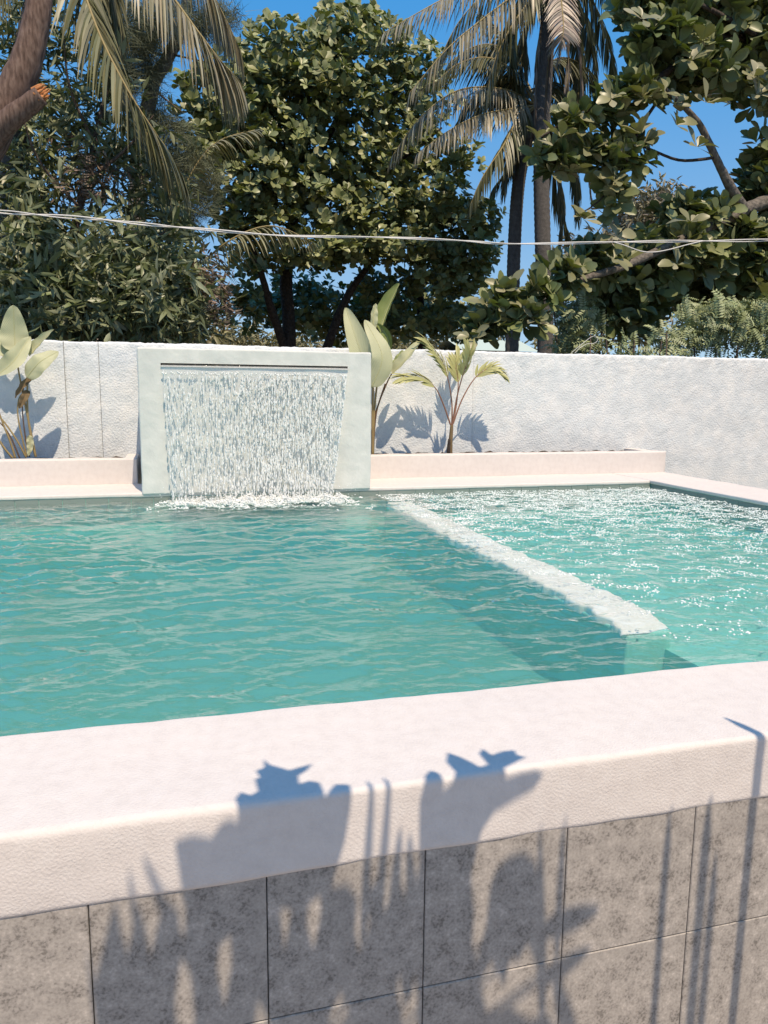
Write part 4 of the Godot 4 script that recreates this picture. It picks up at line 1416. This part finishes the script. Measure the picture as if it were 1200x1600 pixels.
func build_right_shrubs() -> void:
	var fm := [feather_mesh(801, 9, 0.23, 0.065), feather_mesh(802, 10, 0.23, 0.06)]
	var tones := [Color(0.279, 0.321, 0.162), Color(0.233, 0.273, 0.132), Color(0.316, 0.353, 0.196)]
	var spots := [
		["feathery shrub with drooping pale leaflets behind the wall, beside the taller palm stem", [[905, 500, 40, 50, 8.8, 0.3, 170], [905, 545, 50, 22, 8.7, 0.3, 70]]],
		["large feathery shrub with drooping pale leaflets behind the wall under the big-leaved tree", [[1120, 505, 90, 42, 7.9, 0.35, 330], [1190, 510, 60, 50, 7.9, 0.3, 170], [1060, 535, 40, 22, 7.8, 0.25, 70], [1260, 500, 60, 60, 7.9, 0.3, 90]]],
		["low feathery sprig at the wall top beside a rusty bar", [[990, 546, 40, 10, 7.6, 0.12, 26]]]]
	var k := 0
	for s in spots:
		var L := lumps_at(s[1])
		var c: Vector3 = L[0][0]
		var o := thing("feathery_shrub", Vector3(c.x, 0, c.z), s[0], "shrub")
		for q in 3:
			var mb := MB.new()
			mb.tube(smooth_path(PackedVector3Array([Vector3(c.x + (q - 1) * 0.08, 0, c.z), Vector3(c.x + (q - 1) * 0.2, c.y * 0.5, c.z + 0.05), c + Vector3((q - 1) * 0.35, 0.1, 0)]), 5), taper(0.025, 0.008, 11), 6)
			part("stem", mb.commit(), M.bark, o)
		for q in 2:
			scatter("foliage", o, fm[q], M.dull_leaf, L, q, 2, rn_at(90 + k), 0.8, 1.25, tones, 0.5, 0.5)
		k += 1
	# pale dry trees far off
	var far := [
		["pale dry treetop far beyond the wall, seen between the palms and the big-leaved tree", [[1000, 345, 55, 45, 26.0, 1.5, 300], [960, 400, 60, 40, 26.0, 1.5, 240], [1040, 330, 40, 40, 26.0, 1.2, 160], [900, 420, 40, 50, 26.5, 1.2, 160], [960, 480, 110, 60, 27.0, 1.2, 300]], [Color(0.23, 0.21, 0.15), Color(0.19, 0.18, 0.12), Color(0.27, 0.24, 0.18)]],
		["far olive bush showing under the canopy above the fountain block", [[370, 540, 70, 26, 28.0, 1.5, 200], [470, 545, 70, 20, 28.0, 1.5, 120], [300, 545, 50, 30, 28, 1.2, 100]], [Color(0.20, 0.195, 0.105), Color(0.23, 0.22, 0.125)]],
		["far dark bush row between the canopy and the palm stems", [[620, 545, 90, 24, 27.0, 1.5, 200], [740, 548, 80, 18, 27.0, 1.5, 120], [880, 545, 60, 30, 27.0, 1.2, 120]], [Color(0.20, 0.195, 0.105), Color(0.23, 0.22, 0.125)]],
		["dark bush behind the narrow-leaved tree", [[120, 500, 200, 50, 15.0, 1.0, 420], [40, 420, 120, 60, 15.0, 1.0, 130], [240, 450, 80, 50, 15.0, 1.0, 120]], [Color(0.20, 0.195, 0.105), Color(0.23, 0.22, 0.125)]]]
	var tw := [sickle_twig_mesh(821, 9, 0.30), sickle_twig_mesh(822, 8, 0.30)]
	for s in far:
		var L := lumps_at(s[1])
		var c: Vector3 = L[0][0]
		var o := thing("background_tree", Vector3(c.x, 0, c.z), s[0], "tree")
		for q in 3:
			var mb := MB.new()
			mb.tube(smooth_path(PackedVector3Array([Vector3(c.x + (q - 1) * 0.3, 0, c.z), Vector3(c.x + (q - 1) * 0.6, c.y * 0.5, c.z), c + Vector3((q - 1) * 0.9, 0.2, 0)]), 5), taper(0.12, 0.03, 11), 7)
			part("trunk", mb.commit(), M.bark, o)
		for q in 2:
			scatter("crown", o, tw[q], M.dull_leaf, L, q, 2, rn_at(120 + k), 0.8, 1.3, s[2], 0.5, 0.6)
		k += 1
	# houses glimpsed through the leaves
	var h := thing("house", Vector3(at_z(180, 520, 17.0).x, 0, -17.5), "white house wall glimpsed through the narrow-leaved tree", "house")
	var m := MB.new()
	var x := at_z(180, 520, 17.0).x
	m.box(Vector3(x - 0.9, 0.0, -20.0), Vector3(x + 0.9, at_z(180, 488, 17.0).y, -17.0))
	part("wall", m.commit(false), M.white, h)
	var r := MB.new()
	var ry := at_z(180, 488, 17.0).y
	r.box(Vector3(x - 1.1, ry + 0.002, -20.2), Vector3(x + 1.1, ry + 0.12, -16.8))
	part("roof", r.commit(false), M.bark, h)
	var g := thing("house", Vector3(at_z(790, 545, 24.0).x, 0, -24.5), "low house with a pale green roof behind the palm stems", "house")
	var gx := at_z(790, 545, 24.0).x
	var gy := at_z(790, 548, 24.0).y
	var w := MB.new()
	w.box(Vector3(gx - 1.4, 0.0, -27.0), Vector3(gx + 1.2, gy, -24.4))
	part("wall", w.commit(false), M.white, g)
	var gr := MB.new()
	var top := at_z(790, 526, 24.0).y
	gr.face(Vector3(gx - 1.5, top, -25.7), Vector3(gx + 1.3, top, -25.7), Vector3(gx + 1.3, gy, -24.1), Vector3(gx - 1.5, gy, -24.1))
	gr.face(Vector3(gx + 1.3, top, -25.7), Vector3(gx - 1.5, top, -25.7), Vector3(gx - 1.5, gy, -27.3), Vector3(gx + 1.3, gy, -27.3))
	part("roof", gr.commit(false), mat(Color(0.72, 0.77, 0.73), 0.5), g)


func build_wires() -> void:
	var d := 7.3
	var main := [[-80, 326], [0, 331], [90, 338], [200, 347], [300, 357], [440, 368], [600, 371], [720, 376], [800, 381], [950, 378.5], [1080, 377], [1200, 375], [1320, 372]]
	for k in 2:
		var p := PackedVector3Array()
		for q in main:
			p.append(at_z(q[0], q[1], d))
		var path := smooth_path(p, 14)
		for i in path.size():
			var w := i * 0.21 + k * PI
			var loose := 0.006 + 0.007 * maxf(0.0, sin(i * 0.045 + k * 1.3))
			path[i] += Vector3(0, cos(w), sin(w)) * loose
		var mb := MB.new()
		mb.tube(path, same(0.0062 if k == 0 else 0.0052, path.size()), 7)
		var o := part("cable", mb.commit(), M.wire)
		tag(o, "white cable strung above the wall, twisted with its twin" if k == 0 else "thinner white cable winding round the strung cable", "cable", "cables above the wall")
	var lp := PackedVector3Array()
	for q in [[958, 378], [975, 383], [1000, 392], [1020, 394], [1045, 390], [1075, 382], [1098, 376.5]]:
		lp.append(at_z(q[0], q[1], d - 0.02))
	var mb2 := MB.new()
	var pp := smooth_path(lp, 6)
	mb2.tube(pp, same(0.0055, pp.size()), 7)
	tag(part("cable", mb2.commit(), M.wire), "short slack loop of white cable hanging below the strung cables", "cable")


# ---------------------------------------------------------------- falling water, foam
func build_waterfall() -> void:
	var streak := noise_of(FastNoiseLite.TYPE_SIMPLEX_SMOOTH, 1.0, 3, 301)
	var o := thing("waterfall", Vector3(0.6, WATER, FAR_IN + 0.06), "sheet of water falling from the slot of the fountain block", "waterfall")
	var y0 := 1.727
	var mb := MB.new()
	var nx := 170
	var ny := 110
	for i in nx + 1:
		var u := float(i) / nx
		for j in ny + 1:
			var t := float(j) / ny
			mb.p(sheet(u, t, y0) + Vector3(0, 0, 0.0045 * (0.3 + t) * streak.get_noise_2d(u * 110.0, t * 13.0)))
	for i in nx:
		for j in ny:
			var k := i * (ny + 1) + j
			mb.quad(k, k + ny + 1, k + ny + 2, k + 1)
	part("sheet", mb.commit(), M.thin_water, o)
	# white flecks and threads in the sheet, their white standing in for sun glints
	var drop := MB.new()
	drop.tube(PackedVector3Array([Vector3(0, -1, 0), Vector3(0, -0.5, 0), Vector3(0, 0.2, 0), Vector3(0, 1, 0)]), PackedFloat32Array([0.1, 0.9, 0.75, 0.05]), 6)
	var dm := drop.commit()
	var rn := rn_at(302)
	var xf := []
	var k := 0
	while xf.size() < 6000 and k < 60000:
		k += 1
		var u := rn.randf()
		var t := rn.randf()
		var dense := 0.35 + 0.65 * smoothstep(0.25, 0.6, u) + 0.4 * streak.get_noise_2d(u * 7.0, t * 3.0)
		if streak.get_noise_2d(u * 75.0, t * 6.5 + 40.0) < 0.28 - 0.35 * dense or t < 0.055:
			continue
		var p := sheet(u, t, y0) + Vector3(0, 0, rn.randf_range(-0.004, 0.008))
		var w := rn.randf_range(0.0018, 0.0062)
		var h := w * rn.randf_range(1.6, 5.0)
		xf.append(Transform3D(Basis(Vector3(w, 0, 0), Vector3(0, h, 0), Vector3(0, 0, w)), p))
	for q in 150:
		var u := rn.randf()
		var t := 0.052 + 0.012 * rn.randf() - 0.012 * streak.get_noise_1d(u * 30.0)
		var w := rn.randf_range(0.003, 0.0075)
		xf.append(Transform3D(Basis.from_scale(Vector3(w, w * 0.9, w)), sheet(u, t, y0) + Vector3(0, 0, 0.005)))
	many("glint_drops", o, dm, M.foam, xf)
	# the foam where it lands
	var f := thing("splash_foam", Vector3(0.58, WATER, FAR_IN + 0.12), "white churned foam where the falling sheet meets the pool", "foam")
	var ball := SphereMesh.new()
	ball.radius = 1.0
	ball.height = 2.0
	ball.radial_segments = 8
	ball.rings = 5
	var clump := noise_of(FastNoiseLite.TYPE_SIMPLEX_SMOOTH, 7.0, 3, 303)
	xf = []
	k = 0
	while xf.size() < 17000 and k < 260000:
		k += 1
		var x := rn.randf_range(-0.15, 1.38)
		var z := FAR_IN + 0.02 + absf(rn.randfn()) * 0.26
		var edge := exp(-pow((z - FAR_IN - 0.19) / 0.22, 2.0)) * smoothstep(-0.15, 0.12, x) * (1.0 - smoothstep(1.15, 1.38, x))
		if clump.get_noise_2d(x, z * 1.5) + edge * 0.9 < 0.50:
			continue
		var r := rn.randf_range(0.0012, 0.0052)
		var lift := rn.randf() * rn.randf() * 0.055 * edge * (0.6 + clump.get_noise_2d(x * 1.5, 7.0))
		xf.append(Transform3D(Basis.from_scale(Vector3(r * 1.2, r * 0.8, r * 1.2)), Vector3(x, WATER + wave(x, z) + lift, z)))
	for q in 240:
		var x := rn.randf_range(-0.1, 1.3)
		var z := FAR_IN + 0.03 + rn.randf() * 0.25
		var r := rn.randf_range(0.0015, 0.004)
		xf.append(Transform3D(Basis.from_scale(Vector3(r, r, r)), Vector3(x, WATER + 0.01 + absf(rn.randfn()) * 0.045, z)))
	many("bubbles", f, ball, M.foam, xf)
	tag(f, "", "", "", "stuff")
	# bubbles of the spa jets
	var s := thing("spa_bubbles", Vector3(2.8, WATER, -4.2), "small white bubbles churned up by the spa jets", "foam")
	xf = []
	k = 0
	while xf.size() < 24000 and k < 400000:
		k += 1
		var x := rn.randf_range(1.5, RIGHT_IN - 0.02)
		var z := rn.randf_range(FAR_IN + 0.01, -2.0)
		var far := smoothstep(-3.0, -5.2, z) * 0.75 + smoothstep(2.3, 3.8, x) * 0.35
		if clump.get_noise_2d(x * 0.55 + 9.0, z * 0.8) + far * 0.75 + rn.randfn() * 0.2 < 0.42:
			continue
		var r := rn.randf_range(0.0012, 0.0042)
		xf.append(Transform3D(Basis.from_scale(Vector3(r * 1.3, r * 0.7, r * 1.3)), Vector3(x, WATER + wave(x, z) + 0.0005, z)))
	many("bubbles", s, ball, M.foam, xf)
	tag(s, "", "", "", "stuff")


func sheet(u: float, t: float, y0: float) -> Vector3:
	var left := lerpf(-0.030, 0.012, pow(t, 0.8))
	var right := lerpf(1.279, 1.150, t)
	var y := lerpf(y0, WATER - 0.01, t)
	return Vector3(lerpf(left, right, u), y, FAR_IN + 0.022 + 0.08 * sqrt(t) * (0.6 + 0.4 * t))


func many(called: String, parent: Node3D, mesh: Mesh, m: Material, xf: Array) -> void:
	var o0 := origin_of(parent)
	var mm := MultiMesh.new()
	mm.transform_format = MultiMesh.TRANSFORM_3D
	mm.mesh = mesh
	mm.instance_count = xf.size()
	for k in xf.size():
		mm.set_instance_transform(k, Transform3D(xf[k].basis, xf[k].origin - o0))
	var o := MultiMeshInstance3D.new()
	o.name = called
	o.multimesh = mm
	o.material_override = m
	parent.add_child(o, true)
	tag(o, "", "", "", "stuff")


# ---------------------------------------------------------------- the plants beside and above the viewer whose shadows fall on the pool
func lit_point(px: float, py: float) -> Vector3:
	var p := at_z(px, py, -NEAR_OUT)
	return at_y(px, py, COPING) if p.y > COPING else p


func build_shading_plants() -> void:
	var root := Vector3(0.25, 0.0, 0.75)
	var a := thing("tall_plant", root, "tall stalked plant on the ground whose torn overhead leaves shade the coping", "plant")
	var crown := Vector3(0.28, 2.35, 0.25)
	var tr := MB.new()
	var tp := smooth_path(PackedVector3Array([root, Vector3(0.22, 0.9, 0.72), Vector3(0.25, 1.8, 0.5), crown]), 8)
	tr.tube(tp, taper(0.05, 0.02, tp.size()), 9)
	part("trunk", tr.commit(), M.stem, a)
	# torn, ragged leaves: margins as points of their shadows, and the distance of the leaf along the sunlight
	var torn := [
		[1.42, [[372, 1310], [367, 1250], [376, 1238], [392, 1243], [403, 1236], [401, 1228], [398, 1217], [406, 1214], [400, 1203], [413, 1198], [412, 1185], [422, 1194], [452, 1203], [470, 1198], [489, 1193], [480, 1203], [466, 1212], [468, 1224], [484, 1219], [500, 1222], [508, 1244], [524, 1224], [546, 1224], [548, 1262], [540, 1310], [520, 1380], [470, 1420], [400, 1410]]],
		[1.5, [[272, 1318], [300, 1308], [330, 1312], [345, 1290], [360, 1282], [380, 1290], [395, 1330], [390, 1420], [350, 1470], [312, 1480], [300, 1440], [285, 1400]]],
		[1.42, [[655, 1330], [656, 1250], [664, 1212], [672, 1203], [684, 1206], [694, 1232], [708, 1220], [712, 1205], [697, 1190], [699, 1176], [718, 1182], [736, 1190], [750, 1198], [762, 1194], [748, 1178], [754, 1170], [768, 1180], [784, 1174], [804, 1172], [808, 1180], [822, 1183], [800, 1194], [788, 1200], [790, 1216], [816, 1207], [838, 1202], [850, 1210], [832, 1236], [800, 1254], [772, 1270], [752, 1300], [742, 1350], [720, 1420], [690, 1430]]],
		[1.8, [[650, 1660], [654, 1560], [645, 1480], [649, 1400], [656, 1345], [668, 1330], [676, 1372], [684, 1410], [692, 1370], [700, 1330], [722, 1335], [738, 1360], [744, 1420], [740, 1470], [748, 1496], [762, 1440], [768, 1380], [780, 1350], [800, 1332], [822, 1326], [838, 1340], [846, 1380], [842, 1430], [853, 1462], [850, 1520], [838, 1500], [826, 1470], [812, 1500], [800, 1490], [790, 1540], [770, 1500], [752, 1530], [764, 1580], [800, 1570], [830, 1590], [858, 1580], [880, 1620], [880, 1660]]],
		[1.9, [[165, 1660], [146, 1540], [160, 1480], [172, 1430], [180, 1398], [190, 1450], [200, 1486], [208, 1440], [218, 1410], [228, 1446], [236, 1490], [246, 1440], [262, 1398], [280, 1420], [284, 1490], [274, 1560], [282, 1660]]],
		[1.8, [[300, 1660], [306, 1560], [288, 1480], [290, 1420], [330, 1396], [346, 1450], [340, 1510], [352, 1568], [363, 1500], [358, 1430], [372, 1386], [420, 1380], [440, 1420], [446, 1480], [454, 1430], [462, 1386], [484, 1396], [481, 1440], [492, 1478], [503, 1420], [500, 1384], [545, 1376], [561, 1400], [556, 1450], [566, 1490], [579, 1440], [575, 1390], [592, 1366], [604, 1420], [612, 1390], [622, 1362], [638, 1400], [634, 1470], [622, 1540], [632, 1600], [636, 1660], [560, 1660], [548, 1580], [530, 1540], [516, 1590], [510, 1660], [430, 1660], [420, 1590], [404, 1560], [392, 1600], [386, 1660]]]]
	for q in torn:
		var leaf := part("leaf", torn_leaf(q[1], q[0]), M.broad_dark, a)
		var c0 := Vector2.ZERO
		for s in q[1]: c0 += Vector2(s[0], s[1]) / q[1].size()
		stalk(leaf, crown, lit_point(c0.x, c0.y) + sun_dir * q[0])
	var list := [
		[568, 1480, 573, 1218, 8, 1.5], [590, 1480, 599, 1213, 8, 1.5], [612, 1480, 626, 1290, 11, 1.6], [300, 1510, 222, 1338, 8, 1.7], [236, 1560, 200, 1360, 7, 1.8], [160, 1640, 136, 1480, 5, 1.95], [648, 1450, 640, 1300, 10, 1.6],
		[850, 1600, 846, 1286, 10, 1.7], [872, 1500, 884, 1272, 8, 1.7], [850, 1450, 940, 1416, 15, 1.8], [850, 1530, 926, 1478, 12, 1.85], [900, 1640, 868, 1520, 16, 1.95], [640, 1560, 632, 1400, 14, 1.85]]
	var k := 0
	for q in list:
		var b: Vector3 = lit_point(q[0], q[1]) + sun_dir * (q[5] + 0.08)
		var e: Vector3 = lit_point(q[2], q[3]) + sun_dir * q[5]
		var mid := (b + e) * 0.5 + sun_dir * 0.03
		var half: float = q[4] * 1.28 / FOCAL
		var leaf := part("leaf", broad_leaf(PackedVector3Array([b, mid, e]), half, (sun_dir + Vector3(0.1, 0, 0.1)).normalized(), 0.12, 0.002, 900 + k, 12), M.broad_dark, a)
		stalk(leaf, crown, b)
		k += 1
	# thin canes standing to the right of the viewer
	var c := thing("cane_shrub", Vector3(1.12, 0, -0.62), "thin bare upright canes standing on the ground beside the pool wall", "plant")
	for q in [[1050, 1262, 0.009, 1.5], [1112, 1245, 0.012, 1.6], [1122, 1330, 0.010, 1.7], [1190, 1152, 0.011, 1.2]]:
		var tip: Vector3 = lit_point(q[0], q[1]) + sun_dir * q[3]
		var mb := MB.new()
		var pts := PackedVector3Array([Vector3(tip.x - 0.012, 0, tip.z), Vector3(tip.x - 0.006, tip.y * 0.6, tip.z), tip])
		if q[0] == 1190:
			pts.append(lit_point(1160, 1134) + sun_dir * q[3])
			pts.append(lit_point(1133, 1121) + sun_dir * q[3])
		var path := smooth_path(pts, 6) if q[0] != 1190 else pts
		var rad := same(q[2], path.size())
		rad[path.size() - 1] = q[2] * 0.3
		mb.tube(path, rad, 8)
		part("cane", mb.commit(), M.stem, c)


func stalk(leaf: Node, crown: Vector3, to: Vector3) -> void:
	var st := MB.new()
	var sp := smooth_path(PackedVector3Array([crown, crown.lerp(to, 0.5) + Vector3(0, 0.12, 0), to]), 5)
	st.tube(sp, taper(0.006, 0.003, sp.size()), 5)
	part("stalk", st.commit(), M.stem, leaf)


# a leaf blade with a torn margin, gently cupped, 2 mm thick
func torn_leaf(margin: Array, dist: float) -> ArrayMesh:
	var flat := PackedVector2Array()
	var mid := Vector2.ZERO
	for q in margin:
		flat.append(Vector2(q[0], q[1]))
		mid += Vector2(q[0], q[1]) / margin.size()
	var tri := Geometry2D.triangulate_polygon(flat)
	var mb := MB.new()
	for side in 2:
		var first := mb.v.size()
		for f in flat:
			mb.p(lit_point(f.x, f.y) + sun_dir * (dist + 0.0006 * f.distance_to(mid) + 0.002 * side))
		for k in range(0, tri.size(), 3):
			if side == 0:
				mb.tri(first + tri[k], first + tri[k + 1], first + tri[k + 2])
			else:
				mb.tri(first + tri[k], first + tri[k + 2], first + tri[k + 1])
	return mb.commit(false)
